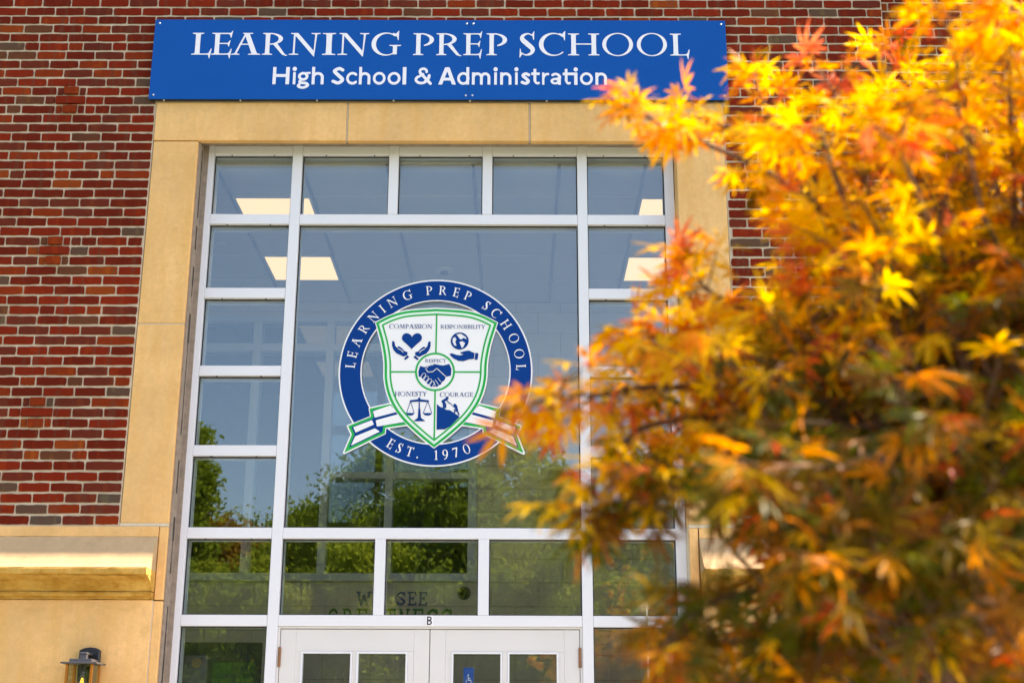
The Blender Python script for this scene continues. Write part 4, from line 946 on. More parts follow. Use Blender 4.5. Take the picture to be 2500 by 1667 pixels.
# ------------------------------------------------------------------ wall lanterns
def lantern(xc, label):
    zr, yc = 0.556, -0.140                        # roof height, centre of the lantern body
    t = thing('wall_lantern', (xc, -0.022, zr - 0.34), label, 'lantern', 'lanterns beside the entrance')
    prof = [(-0.062, 0.085), (-0.035, 0.098), (0.0, 0.103), (0.035, 0.098), (0.062, 0.085), (0.066, -0.02), (0.058, -0.13), (0.04, -0.165), (0, -0.17), (-0.04, -0.165), (-0.058, -0.13), (-0.066, -0.02)]
    n = len(prof); v = []
    for y, k in ((-0.022, 1.0), (-0.040, 1.0), (-0.046, 0.86)): v += [(xc + a * k, y, zr + b * (k if b < 0 else 1 - (1 - k) * 0.7)) for a, b in prof]
    f = [(j * n + i, j * n + (i + 1) % n, (j + 1) * n + (i + 1) % n, (j + 1) * n + i) for j in range(2) for i in range(n)] + [tuple(range(2 * n, 3 * n))]
    part('back_plate', MB().add(v, f), 'black_metal', t, 0.002)
    part('arm', MB().box(xc - 0.021, xc + 0.021, yc - 0.02, -0.041, zr + 0.052, zr + 0.066).box(xc - 0.019, xc + 0.019, yc - 0.018, yc + 0.018, zr + 0.024, zr + 0.0515), 'dark_grey_metal', t, 0.003)
    part('cap', MB().box(xc - 0.066, xc + 0.066, yc - 0.066, yc + 0.066, zr + 0.005, zr + 0.024), 'dark_grey_metal', t, 0.002)
    part('roof', MB().box(xc - 0.106, xc + 0.106, yc - 0.106, yc + 0.094, zr - 0.005, zr + 0.0045), 'dark_grey_metal', t, 0.0015)
    for sx in (-1, 1):
        for sy in (-1, 1):
            a, b = xc + sx * 0.072, yc + sy * 0.072
            part('post', MB().box(a - 0.007, a + 0.007, b - 0.007, b + 0.007, zr - 0.29, zr - 0.0055), 'copper', t, 0.001)
    for sx in (-1, 1):
        part('pane', MB().box(xc + sx * 0.074 - 0.0015, xc + sx * 0.074 + 0.0015, yc - 0.064, yc + 0.064, zr - 0.288, zr - 0.006), 'lantern_glass', t)
        part('pane', MB().box(xc - 0.064, xc + 0.064, yc + sx * 0.074 - 0.0015, yc + sx * 0.074 + 0.0015, zr - 0.288, zr - 0.006), 'lantern_glass', t)
    part('base', MB().box(xc - 0.085, xc + 0.085, yc - 0.085, yc + 0.085, zr - 0.302, zr - 0.291), 'dark_grey_metal', t, 0.002)
    part('socket', MB().lathe([(0.0, -0.006), (0.019, -0.006), (0.019, -0.055), (0.0, -0.055)], (xc, yc, zr), 16), 'black_metal', t, smooth=False)
    part('bulb', MB().lathe([(0.013, -0.056), (0.014, -0.068), (0.022, -0.088), (0.030, -0.11), (0.029, -0.13), (0.018, -0.148), (0.0, -0.152)], (xc, yc, zr), 20), 'lantern_glass', t, smooth=True)
    fl = MB()
    for k in range(6):
        a = k * math.pi / 3; fl.tube([(xc + 0.004 * math.cos(a), yc + 0.004 * math.sin(a), zr - 0.082), (xc + 0.013 * math.cos(a + 0.5), yc + 0.013 * math.sin(a + 0.5), zr - 0.125)], 0.0014, 6)
    part('filament', fl, 'filament', t)
lantern(-2.548, 'black and copper wall lantern on the stone base left of the doors')
lantern(1.504, 'black and copper wall lantern half hidden by maple leaves right of the doors')

# ------------------------------------------------------------------ lobby behind the glass
CZ_, BY = 3.95, 3.22
LX0, LX1 = -3.4, 2.1
GX = [-2.085 + 0.596 * k for k in range(-3, 8)]; GYs = [0.215, 0.82, 1.425, 2.03, 2.635, 3.22]
ceil = MB().box(LX0, LX1, 0.32, BY + 0.2, CZ_ + 0.03, CZ_ + 0.09).build('ceiling', 'plaster')
tag(ceil, 'suspended white tile ceiling inside the lobby', 'ceiling', kind='structure')
LIGHTS = [(2, 1), (2, 3), (7, 1), (7, 3)]
tile = MB().box(-0.286, 0.286, -0.290, 0.290, 0.0, 0.018).mesh('ceiling_tile', 'ceiling_panel')
for i in range(len(GX) - 1):
    for j in range(5):
        if (i + 1 - 0, j) in [(a + 1, b) for a, b in [(3, 1), (3, 3), (8, 1), (8, 3)]]: continue
        xc = (GX[i] + GX[i + 1]) / 2
        if xc < LX0 + 0.2 or xc > LX1 - 0.2: continue
        if j == 0:
            o = MB().box(-0.286, 0.286, -0.24, 0.290, 0.0, 0.018).build('ceiling_tile', 'ceiling_panel', ceil)
        else: o = link('ceiling_tile', tile, ceil)
        o.location = (xc, (GYs[j] + GYs[j + 1]) / 2, CZ_ + 0.004 + (0.006 if (i + j) % 5 == 0 else 0))
for k, x in enumerate(GX): 
    if LX0 < x < LX1: part('grid_bar', MB().box(x - 0.012, x + 0.012, 0.325, BY - 0.001, CZ_ - 0.004, CZ_ + 0.0295), 'ceiling_grid', ceil)
for y in GYs[1:-1]: part('grid_bar', MB().box(LX0, LX1, y - 0.012, y + 0.012, CZ_ - 0.002, CZ_ + 0.029), 'ceiling_panel', ceil)
LBL = {(3, 1): 'lit ceiling panel nearest the glass, left of the lobby', (3, 3): 'lit ceiling panel deeper in the lobby, on the left',
       (8, 1): 'lit ceiling panel nearest the glass, right of the lobby', (8, 3): 'lit ceiling panel deeper in the lobby, on the right'}
for (i, j), lab in LBL.items():
    x0, x1, y0, y1 = GX[i], GX[i + 1], GYs[j], GYs[j + 1]
    t = thing('ceiling_light', ((x0 + x1) / 2, (y0 + y1) / 2, CZ_), lab, 'ceiling light', 'square lit panels in the lobby ceiling')
    part('diffuser', MB().box(x0 + 0.03, x1 - 0.03, y0 + 0.025, y1 - 0.025, CZ_ - 0.002, CZ_ + 0.012), 'light_panel', t)
    part('frame', MB().box(x0 + 0.0125, x0 + 0.029, y0 + 0.0125, y1 - 0.0125, CZ_ - 0.004, CZ_ + 0.02).box(x1 - 0.029, x1 - 0.0125, y0 + 0.0125, y1 - 0.0125, CZ_ - 0.004, CZ_ + 0.02).box(x0 + 0.0295, x1 - 0.0295, y0 + 0.0125, y0 + 0.024, CZ_ - 0.004, CZ_ + 0.02).box(x0 + 0.0295, x1 - 0.0295, y1 - 0.024, y1 - 0.0125, CZ_ - 0.004, CZ_ + 0.02), 'white_plastic', t)
sd_ = thing('smoke_detector', (-0.598, 2.33, CZ_ - 0.05), 'round white smoke detector on the ceiling above the seal', 'smoke detector')
part('housing', MB().lathe([(0.0, 0.0), (0.075, 0.0), (0.078, -0.008), (0.070, -0.026), (0.045, -0.032), (0.0, -0.032)], (-0.598, 2.33, CZ_), 28), 'white_plastic', sd_, smooth=True)
part('sensor', MB().lathe([(0.0, -0.033), (0.034, -0.033), (0.030, -0.046), (0.0, -0.050)], (-0.598, 2.33, CZ_), 20), 'dark_grey_metal', sd_, smooth=True)
for x, y, lab in ((-2.35, 1.75, 'tiny ceiling sprinkler at the left of the lobby'), (1.24, 1.75, 'tiny ceiling sprinkler at the right of the lobby')):
    s_ = thing('sprinkler', (x, y, CZ_ - 0.04), lab, 'sprinkler', 'ceiling sprinklers')
    part('plate', MB().lathe([(0.0, 0.0), (0.035, -0.001), (0.034, -0.006), (0.0, -0.007)], (x, y, CZ_), 16), 'white_plastic', s_)
    part('head', MB().lathe([(0.0, -0.0075), (0.008, -0.0075), (0.007, -0.03), (0.018, -0.032), (0.016, -0.036), (0.0, -0.037)], (x, y, CZ_), 12), 'screw_metal', s_)

# back wall of painted block with an inner window
WX0, WX1, WZ0, WZ1 = -3.1, -0.352, 1.470, 3.80
bw = MB().box(LX0, WX0, BY + 0.004, BY + 0.19, GROUND, CZ_ + 0.03).box(WX1, LX1, BY + 0.004, BY + 0.19, GROUND, CZ_ + 0.03).box(WX0, WX1, BY + 0.004, BY + 0.19, GROUND, WZ0).box(WX0, WX1, BY + 0.004, BY + 0.19, WZ1, CZ_ + 0.03).build('lobby_wall', 'painted_joint')
tag(bw, 'cream painted block wall at the back of the lobby', 'wall', kind='structure')
BLK = MB().box(-0.196, 0.196, -0.004, 0.006, -0.0972, 0.0972).mesh('block', 'painted_block'); n = 0
for r_ in range(28):
    z = GROUND + 0.1 + r_ * 0.2
    if z - 0.097 > CZ_: break
    x = LX0 - 0.2 + (0.2 if r_ % 2 else 0)
    while x < LX1:
        for a, b in ([(x + 0.004, x + 0.396)]):
            pass
        x += 0.4
    x = LX0 - 0.2 + (0.2 if r_ % 2 else 0)
    while x < LX1:
        a, b = max(x + 0.002, LX0), min(x + 0.398, LX1); z0, z1 = z - 0.0975, min(z + 0.0975, CZ_)
        rects = [(a, b, z0, z1)]
        if z1 > WZ0 and z0 < WZ1 and b > WX0 and a < WX1:
            rects = []
            if a < WX0: rects.append((a, WX0, z0, z1))
            if b > WX1: rects.append((WX1, b, z0, z1))
            if z0 < WZ0: rects.append((max(a, WX0), min(b, WX1), z0, WZ0))
            if z1 > WZ1: rects.append((max(a, WX0), min(b, WX1), WZ1, z1))
        for (p, q, s0_, s1_) in rects:
            if q - p < 0.01 or s1_ - s0_ < 0.01 or s1_ < -0.2: continue
            o = link('block', BLK, bw); o.location = ((p + q) / 2, BY, (s0_ + s1_) / 2); o.scale = ((q - p) / 0.392, 1, (s1_ - s0_) / 0.1944)
        x += 0.4
iw = thing('inner_window', (-1.7, BY, WZ0), 'pale framed inner window at the back of the lobby behind the seal', 'window')
FY_ = BY - 0.03
part('sill', MB().box(WX0 - 0.05, WX1 + 0.03, FY_ - 0.02, BY + 0.15, WZ0 - 0.005, WZ0 + 0.06), 'inner_frame', iw, 0.003)
part('head', MB().box(WX0, WX1 + 0.02, FY_, BY + 0.15, 3.76, 3.82), 'inner_frame', iw, 0.003)
part('frame', MB().box(WX1 - 0.055, WX1 + 0.02, FY_, BY + 0.15, WZ0 + 0.061, 3.759), 'inner_frame', iw, 0.003)
part('frame', MB().box(WX0 - 0.02, WX0 + 0.055, FY_, BY + 0.15, WZ0 + 0.061, 3.759), 'inner_frame', iw, 0.003)
ups = [-2.30, -1.648, -1.09]
for x in ups: part('mullion', MB().box(x - 0.034, x + 0.034, FY_ + 0.002, BY + 0.14, WZ0 + 0.061, 3.759), 'inner_frame', iw, 0.003)
edges = [WX0 + 0.055] + [q for x in ups for q in (x - 0.034, x + 0.034)] + [WX1 - 0.055]
for k in range(0, len(edges), 2):
    a, b = edges[k], edges[k + 1]
    zs = [(3.49, 3.56)] + ([(2.345, 2.40)] if k >= 4 else [])
    lv = [3.759]
    for z0, z1 in zs:
        part('transom', MB().box(a, b, FY_ + 0.004, BY + 0.13, z0, z1), 'inner_frame', iw, 0.002); lv += [z1, z0]
    lv.append(WZ0 + 0.061)
    for q in range(0, len(lv), 2): part('pane', MB().box(a, b, BY + 0.03, BY + 0.036, lv[q + 1], lv[q]), 'inner_glass', iw)
# hall beyond, side walls, floor, roof
tag(MB().box(LX0 - 0.2, LX1 + 0.2, 7.0, 7.2, GROUND, 4.3).box(LX0 - 0.2, LX0, BY + 0.2, 7.0, GROUND, 4.3).box(LX1, LX1 + 0.2, BY + 0.2, 7.0, GROUND, 4.3).box(LX0, LX1, BY + 0.2, 7.0, 4.1, 4.3).build('hall', 'hall_dark'), 'dim corridor behind the inner window', 'corridor', kind='structure')
tag(MB().box(LX0 - 0.15, LX0, 0.345, BY + 0.19, GROUND, CZ_ + 0.09).build('lobby_wall', 'plaster'), 'plain side wall at the left end of the lobby', 'wall', kind='structure')
tag(MB().box(LX1, LX1 + 0.15, 0.345, BY + 0.19, GROUND, CZ_ + 0.09).build('lobby_wall', 'plaster'), 'plain side wall at the right end of the lobby', 'wall', kind='structure')
tag(MB().box(LX0, LX1, 0.0, 7.0, GROUND - 0.2, GROUND + 0.015).build('floor', 'floor_tile'), 'tan tiled lobby floor inside the doors', 'floor', kind='structure')
tag(MB().box(-9.0, 9.0, 0.52, 14, 6.3, 6.6).box(8.7, 9.0, 0.52, 14, GROUND, 6.3).box(-9.0, -8.7, 0.52, 14, GROUND, 6.3).box(-8.7, 8.7, 13.7, 14, GROUND, 6.3).build('roof', 'roof_grey'), 'flat grey roof and outer walls of the school building', 'roof', kind='structure')

# words on the block wall
lt = thing('wall_lettering', (-1.0, BY, 1.05), 'navy and green slab lettering on the cream lobby wall', 'lettering')
LY = BY - 0.006
def wall_word(items, py0, py1, mat):
    z1, z0 = unproject(990, py0, LY).z, unproject(990, py1, LY).z
    for ch, a, b in items:
        mb = MB(); put_glyph(mb, slab_glyph(ch), unproject(a, py0, LY).x, unproject(b, py0, LY).x, z0, z1 - z0, LY); part('letter', mb, mat, lt)
wall_word([('W', 870, 908), ('E', 912, 934), ('S', 968, 990), ('E', 995.5, 1017), ('E', 1022, 1043)], 1443.5, 1477, 'letter_navy')
wall_word([(c, 801.5 + 34.4 * k, 801.5 + 34.4 * k + 27) for k, c in enumerate('GREATNESS')], 1485, 1530, 'letter_green')
cmx = unproject(1133, 1447, BY - 0.02)
sc2 = thing('security_camera', (cmx.x, BY - 0.004, cmx.z), 'small dark dome camera on the lobby wall beside the lettering', 'camera')
part('ring', MB().lathe([(0.040, -0.032), (0.052, -0.028), (0.056, -0.004), (0.056, 0.0)], (cmx.x, BY - 0.006, cmx.z), 28, axis='y'), 'paper_grey', sc2, smooth=True)
part('dome', MB().lathe([(0.0, -0.060), (0.018, -0.056), (0.032, -0.044), (0.040, -0.030)], (cmx.x, BY - 0.006, cmx.z), 24, axis='y'), 'black_metal', sc2, smooth=True)

# notices behind the low left pane
NY = 0.42
p0, p1 = unproject(452, 1567, NY), unproject(640, 1572, NY)
nb_ = thing('notice_board', ((p0.x + p1.x) / 2, NY, GROUND), 'dark notice board behind the low pane left of the doors', 'notice board')
part('board', MB().box(p0.x, p1.x, NY, NY + 0.02, -0.6, p0.z), 'board_dark', nb_)
part('leg', MB().box(p0.x + 0.06, p0.x + 0.09, NY + 0.021, NY + 0.05, GROUND + 0.015, 0.3), 'black_metal', nb_); part('leg', MB().box(p1.x - 0.09, p1.x - 0.06, NY + 0.021, NY + 0.05, GROUND + 0.015, 0.3), 'black_metal', nb_)
def P2(zx, zy): return unproject(420 + zx / 8.4, 1540 + zy / 8.4, NY - 0.003)
a, b = P2(262, 495), P2(740, 495)
ct = thing('notice', ((a.x + b.x) / 2, NY - 0.002, a.z - 0.3), 'grey certificate with a round gold seal on the notice board', 'notice')
part('sheet', MB().box(a.x, b.x, NY - 0.003, NY - 0.001, a.z - 0.32, a.z), 'paper_grey', ct)
cm = P2(505, 650); fd = Field(-1.1, 1.1, -1.1, 1.1, 0.03); rr = np.hypot(fd.X, fd.Y)
fd.add(np.minimum(np.maximum(rr - 1, 0.82 - rr), np.minimum(np.maximum(rr - 0.66, 0.52 - rr), rr - 0.22)))
mb = MB(); flat(mb, fd.cells(), lambda u, v: (cm.x + u * 0.027, NY - 0.004, cm.z + v * 0.027)); part('seal', mb, 'gold_ink', ct)
mb = MB()
for zx, zy in ((335, 675), (615, 555)):
    q = P2(zx, zy); pts = [(math.cos(R(90 + 36 * k)) * (0.011 if k % 2 == 0 else 0.005), math.sin(R(90 + 36 * k)) * (0.011 if k % 2 == 0 else 0.005)) for k in range(10)]
    flat(mb, [pts], lambda u, v, q=q: (q.x + u, NY - 0.004, q.z + v))
part('star', mb, 'ink_black', ct)
a, b = P2(835, 640), P2(1700, 640)
gp = thing('poster', ((a.x + b.x) / 2, NY - 0.002, a.z - 0.3), 'green family committee poster on the notice board', 'poster')
part('sheet', MB().box(a.x, b.x, NY - 0.003, NY - 0.001, a.z - 0.30, a.z), 'paper_green', gp)
for word, xa, xb, ya, yb in (('FAMILY', 1215, 1660, 710, 815), ('COMMITTEE', 890, 1690, 870, 970)):
    w = [bounds(slab_glyph(c))[1] - bounds(slab_glyph(c))[0] for c in word]; k = (xb - xa) / (sum(w) + 0.14 * (len(w) - 1)); x = xa
    for c, ww in zip(word, w):
        mb = MB(); q0, q1 = P2(x, yb), P2(x + ww * k, ya); put_glyph(mb, slab_glyph(c), q0.x, q1.x, q0.z, q1.z - q0.z, NY - 0.0045); part('letter', mb, 'ink_black', gp); x += (ww + 0.14) * k

# accessibility sticker on the right hand door
q0, q1 = unproject(1131, 1690, 0.198), unproject(1157, 1629, 0.198)
ac = thing('accessibility_sticker', ((q0.x + q1.x) / 2, 0.198, q0.z), 'blue sticker with white wheelchair symbol on the right hand door', 'sticker')
part('sheet', MB().box(q0.x, q1.x, 0.1975, 0.1985, q0.z, q1.z), 'symbol_blue', ac)
fd = Field(-1.1, 1.1, -1.5, 1.6, 0.03)
fd.add(fd.ell_d(-0.1, 1.15, 0.2, 0.2)); fd.stroke([(-0.1, 0.8), (-0.1, 0.0), (0.5, 0.0), (0.75, -0.75)], 0.2); fd.stroke([(-0.1, 0.45), (0.45, 0.45)], 0.16); fd.stroke(arc(0.0, -0.5, 0.62, 0.62, 130, 340, 20), 0.17)
mb = MB(); qc = (q0 + q1) / 2; flat(mb, fd.cells(), lambda u, v: (qc.x + u * 0.026, 0.1965, qc.z + v * 0.026)); part('symbol', mb, 'sign_white', ac)

# ------------------------------------------------------------------ the autumn maple in the foreground
K = 2500 / 2352.0
def at(px, py, Y): return unproject(px * K, py * K, Y)
def leaf_mesh(seed):
    r = random.Random(seed); mb = MB()
    v = [(0, 0, 0)]; f = []
    for ang, ln in ((0, 1.0), (34, 0.94), (-34, 0.94), (70, 0.74), (-70, 0.74), (112, 0.42), (-112, 0.42)):
        a = R(ang + r.uniform(-11, 11)); ln *= r.uniform(0.78, 1.10); w = r.uniform(0.075, 0.10) * (0.6 + 0.4 * ln); c, s = math.cos(a), math.sin(a)
        bend = r.uniform(0.05, 0.75); fold = r.uniform(0.01, 0.05)
        def P(t, q, z): 
            x, y = t * ln, q; d = math.hypot(x, y)
            return (x * c - y * s, x * s + y * c, z - bend * d * d)
        o = len(v); v += [P(0.50, 0, -fold), P(0.26, w * 0.62, 0), P(0.56, w, 0), P(0.8, w * 0.52, 0), P(1.0, 0, 0), P(0.8, -w * 0.52, 0), P(0.56, -w, 0), P(0.26, -w * 0.62, 0)]
        m, l1, l2, l3, tp, r3, r2, r1 = range(o, o + 8)
        f += [(0, m, l1), (m, l2, l1), (m, l3, l2), (m, tp, l3), (0, r1, m), (m, r1, r2), (m, r2, r3), (m, r3, tp)]
    # the leaf stalk
    o = len(v); v += [(0, 0.012, 0), (0, -0.012, 0), (-0.45, -0.010, 0.08), (-0.45, 0.010, 0.08)]; f.append((o, o + 1, o + 2, o + 3))
    mb.add(v, f); return mb
LEAVES = [leaf_mesh(200 + k) for k in range(12)]
LMATS = ['leaf_yellow', 'leaf_orange', 'leaf_red', 'leaf_pink', 'leaf_olive', 'leaf_green', 'leaf_brown']
LMESH = [l.mesh('leaf', 'leaf_yellow') for l in LEAVES]
TX, TY = 1.05, -6.35
maple = thing('maple_tree', (TX, TY, GROUND), 'small maple with yellow, orange and olive leaves close in front of the entrance', 'tree')
# limbs as tip-first lines through (x, y) of the picture plane at their own distance
LIMBS = [
    ([(1485, 272, -6.30), (1550, 302, -6.28), (1620, 330, -6.25), (1800, 420, -6.25), (1980, 600, -6.3)], 1.0),
    ([(1615, 270, -6.15), (1670, 295, -6.15), (1760, 340, -6.2), (1900, 470, -6.25)], 1.0),
    ([(1745, 215, -6.1), (1780, 280, -6.1), (1850, 380, -6.15), (1960, 520, -6.2)], 1.0),
    ([(1912, 205, -6.15), (1925, 250, -6.15), (1970, 350, -6.2), (2030, 520, -6.25)], 1.0),
    ([(2040, 170, -6.0), (2050, 280, -6.0), (2090, 400, -6.1), (2140, 560, -6.2)], 1.0),
    ([(2180, 40, -6.6), (2200, 170, -6.55), (2230, 330, -6.5), (2280, 560, -6.4)], 1.0),
    ([(2320, 20, -6.5), (2320, 200, -6.45), (2330, 420, -6.4), (2360, 640, -6.4)], 1.0),
    ([(1275, 912, -6.55), (1335, 908, -6.52), (1405, 905, -6.5), (1480, 890, -6.45), (1700, 900, -6.4), (1950, 980, -6.4)], 1.0),
    ([(1345, 1150, -6.6), (1375, 1100, -6.58), (1430, 1045, -6.55), (1470, 985, -6.5), (1650, 960, -6.45), (1900, 1020, -6.4)], 1.0),
    ([(1515, 765, -6.4), (1560, 778, -6.4), (1630, 795, -6.38), (1770, 830, -6.35), (1980, 900, -6.35)], 1.0),
    ([(1610, 650, -6.3), (1650, 680, -6.3), (1720, 715, -6.3), (1820, 740, -6.3), (2000, 800, -6.35)], 1.0),
    ([(1720, 690, -6.2), (1780, 715, -6.2), (1850, 740, -6.25), (2020, 830, -6.3)], 1.0),
    ([(1520, 1145, -6.6), (1560, 1130, -6.6), (1580, 1120, -6.55), (1760, 1120, -6.5), (2000, 1150, -6.45)], 1.0),
    ([(1530, 1470, -6.75), (1580, 1420, -6.7), (1640, 1380, -6.65), (1820, 1340, -6.6), (2050, 1300, -6.5)], 1.0),
    ([(1880, 540, -6.5), (1920, 580, -6.5), (1980, 640, -6.45), (2100, 740, -6.4)], 1.0),
    ([(2060, 330, -6.7), (2100, 430, -6.65), (2160, 580, -6.55), (2230, 740, -6.45)], 1.0),
    ([(1720, 1090, -6.9), (1800, 1070, -6.85), (1920, 1080, -6.75), (2080, 1130, -6.6)], 1.0),
    ([(2090, 950, -6.85), (2140, 990, -6.8), (2220, 1060, -6.7), (2320, 1180, -6.6)], 1.0),
    ([(1900, 1290, -6.9), (1990, 1290, -6.85), (2100, 1290, -6.75), (2240, 1300, -6.6)], 1.0),
]
hub = Vector((TX, TY, -0.55))
leaves = []                                                # (position, direction, normal, size, hue)
twigs = MB()
lr = random.Random(11)
def hue_for(p, tipness):
    px, py, _ = project(p); u = px / 2500.0; v = py / 1667.0
    g = min(1.0, max(0.0, (v - 0.47 + (u - 0.74) * 0.85) / 0.20))    # low inner leaves turn last; their dark olive, green, brown also paints in shade
    warm = [0.56, 0.31, 0.03, 0.015, 0.07, 0.01, 0.005]; low = [0.04, 0.09, 0.03, 0.0, 0.42, 0.24, 0.18]
    w = [a * (1 - g) + b * g for a, b in zip(warm, low)]
    w[3] += 0.13 * tipness * (1 - g); w[2] += 0.05 * tipness * (1 - g); w[1] += 0.10 * tipness
    return lr.choices(range(7), w)[0]
def add_leaf(p, d, n, size, tip):
    d = d.normalized(); n = (n - d * n.dot(d)); n = n.normalized() if n.length > 1e-4 else Vector((0, 0, 1))
    leaves.append((p, d, n, size, hue_for(p, tip)))
def rv(s=1.0): return Vector((lr.uniform(-s, s), lr.uniform(-s, s), lr.uniform(-s, s)))
def leafy_twig(base, d, length, tip, n_pairs, rad=0.0016, size=(0.035, 0.058)):
    d = d.normalized(); pts = [base]; p = base; q = d.copy()
    for k in range(n_pairs):
        q = (q + rv(0.22) + Vector((0, 0, -0.04))).normalized(); p = p + q * (length / n_pairs); pts.append(p)
    twigs.tube(pts, [rad * (1 - 0.6 * k / len(pts)) for k in range(len(pts))], 5, cap=False)
    for k in range(1, len(pts)):
        t = k / (len(pts) - 1); side = q.cross(Vector((0, 0, 1))); side = side.normalized() if side.length > 0.05 else Vector((1, 0, 0))
        for s in ((-1, 1) if k < len(pts) - 1 else (-1, 0, 1)):
            dd = (q * 0.7 + side * s * 0.8 + rv(0.5) + Vector((0, 0, -0.30 + 0.25 * tip))).normalized()
            nn = Vector((0, 0, 1)) * 0.8 + rv(0.8) + Vector((-0.15, -0.45, 0))
            sz = lr.uniform(*size) * (0.8 if s == 0 else 1)
            add_leaf(pts[k] + dd * sz * 0.45, dd, nn, sz, tip * (0.4 + 0.6 * t))
for pts, _ in LIMBS:
    P = [at(*p) for p in pts][::-1]
    a, b = hub + Vector((lr.uniform(-0.05, 0.05), lr.uniform(-0.05, 0.05), lr.uniform(-0.25, 0.25))), P[0]
    mid = a.lerp(b, 0.5) + Vector((lr.uniform(-0.04, 0.08), lr.uniform(-0.05, 0.05), -0.06))
    line = [a, mid] + P
    sp = [Vector(q) for q in spline([tuple(p) for p in line], 5)]
    n = len(sp); rads = [0.0095 * (1 - i / n) ** 1.2 + 0.0014 for i in range(n)]
    part('branch', MB().tube(sp, rads, 8), 'maple_bark', maple, smooth=True)
    start = 9
    for i in range(start, n):
        t = (i - start) / (n - start); dirv = (sp[i] - sp[i - 1]).normalized()
        for q in range(1 if i < n - 1 else 2):
            if t < 0.8 and lr.random() < 0.25: continue
            dd = dirv * (0.5 + 0.6 * t) + rv(0.75)
            leafy_twig(sp[i], dd, lr.uniform(0.03, 0.07), t, lr.choice((1, 2, 2)))
BODY = [(2352, 40), (2250, 90), (2130, 190), (2060, 240), (1960, 230), (1860, 250), (1740, 290), (1640, 300), (1720, 360), (1830, 410), (1870, 480), (1860, 560), (1800, 640), (1700, 720), (1580, 740), (1480, 770), (1450, 850), (1420, 900), (1490, 970), (1450, 1040), (1480, 1110), (1600, 1120),
        (1720, 1180), (1800, 1270), (1720, 1340), (1600, 1400), (1520, 1460), (1600, 1600), (2700, 1600), (2800, 40)]
def inside(x, y, P):
    r_ = False
    for (ax, ay), (bx, by) in zip(P, P[1:] + P[:1]):
        if (ay > y) != (by > y) and x < (bx - ax) * (y - ay) / (by - ay) + ax: r_ = not r_
    return r_
cnt = 0
while cnt < 1150:
    x, y = lr.uniform(1380, 2750), lr.uniform(20, 1640)
    if not inside(x - 65, y, BODY) or not inside(x, y - 40, BODY): continue
    if x < 1800 and lr.random() < 0.30: continue
    if y < 700 and lr.random() < 0.25: continue
    low = min(1, max(0, (y - 500) / 700)) * min(1, max(0, (x - 1500) / 500))
    Y = lr.uniform(-6.55 - 0.30 * low, -5.75)
    base = at(x, y, Y); out = base - Vector((TX, TY, 0.1)); out.z *= 0.6
    leafy_twig(base, out.normalized() * 0.7 + rv(0.7), lr.uniform(0.05, 0.11), 0.25, lr.choice((2, 3)), 0.002)
    if lr.random() < 0.5:
        twigs.tube([base, base.lerp(hub, 0.12) + rv(0.02), base.lerp(hub, 0.28) + rv(0.04)], [0.002, 0.0032, 0.005], 6, cap=False)
    cnt += 1
cnt = 0
while cnt < 600:                                           # the rest of the crown, beyond the right of the picture
    p = Vector((TX, TY, 0.15)) + Vector((lr.gauss(0.22, 0.45), lr.gauss(0.1, 0.45), lr.gauss(0.48, 0.55)))
    px, py, z = project(p)
    if z < 0.7 or px < 2560 or p.z < -0.6: continue
    leafy_twig(p, (p - hub), 0.1, 0.3, 3, 0.002); cnt += 1
twigs_ob = part('twigs', twigs, 'maple_bark', maple, smooth=True); twigs_ob['kind'] = 'stuff'
part('trunk', MB().tube([(TX + 0.03, TY, GROUND - 0.1), (TX, TY, GROUND + 0.25), (TX - 0.03, TY + 0.02, -0.85), (TX, TY, -0.5), (TX + 0.05, TY, -0.1)], [0.075, 0.055, 0.045, 0.034, 0.02], 14), 'maple_bark', maple, smooth=True)
def leaf_matrix(p, d, n, s):
    y = n.cross(d); return Matrix(((d.x * s, y.x * s, n.x * s, p.x), (d.y * s, y.y * s, n.y * s, p.y), (d.z * s, y.z * s, n.z * s, p.z), (0, 0, 0, 1)))
score = []
for i, (p, d, n, s, h) in enumerate(leaves):
    px, py, z = project(p); vis = -20 < px < 2500 and 0 < py < 1660 and z > 0.3
    score.append((-(s / z) * (1.25 if px < 1750 else 1) if vis else 1, i))
own = {i for sc, i in sorted(score)[:300]}
rest = MB(); off = maple.location
for i, (p, d, n, s, h) in enumerate(leaves):
    px, py, z = project(p)
    if z < 0.62: continue
    M = leaf_matrix(p - off, d, n, s); k = i % 12
    if i in own:
        o = bpy.data.objects.new('leaf', LMESH[k]); col.objects.link(o); o.parent = maple; o.matrix_local = M
        o.material_slots[0].link = 'OBJECT'; o.material_slots[0].material = MATS[LMATS[h]]
    else: rest.add([M @ Vector(q) for q in LEAVES[k].v], LEAVES[k].f, h)
fo = rest.build('foliage', LMATS, maple); fo['kind'] = 'stuff'
tag(MB().lathe([(0.0, 0.06), (0.5, 0.05), (0.85, 0.02), (0.95, -0.02)], (TX, TY, GROUND), 32).build('mulch_bed', 'mulch'), 'round brown mulch bed under the maple', 'mulch bed', kind='structure')

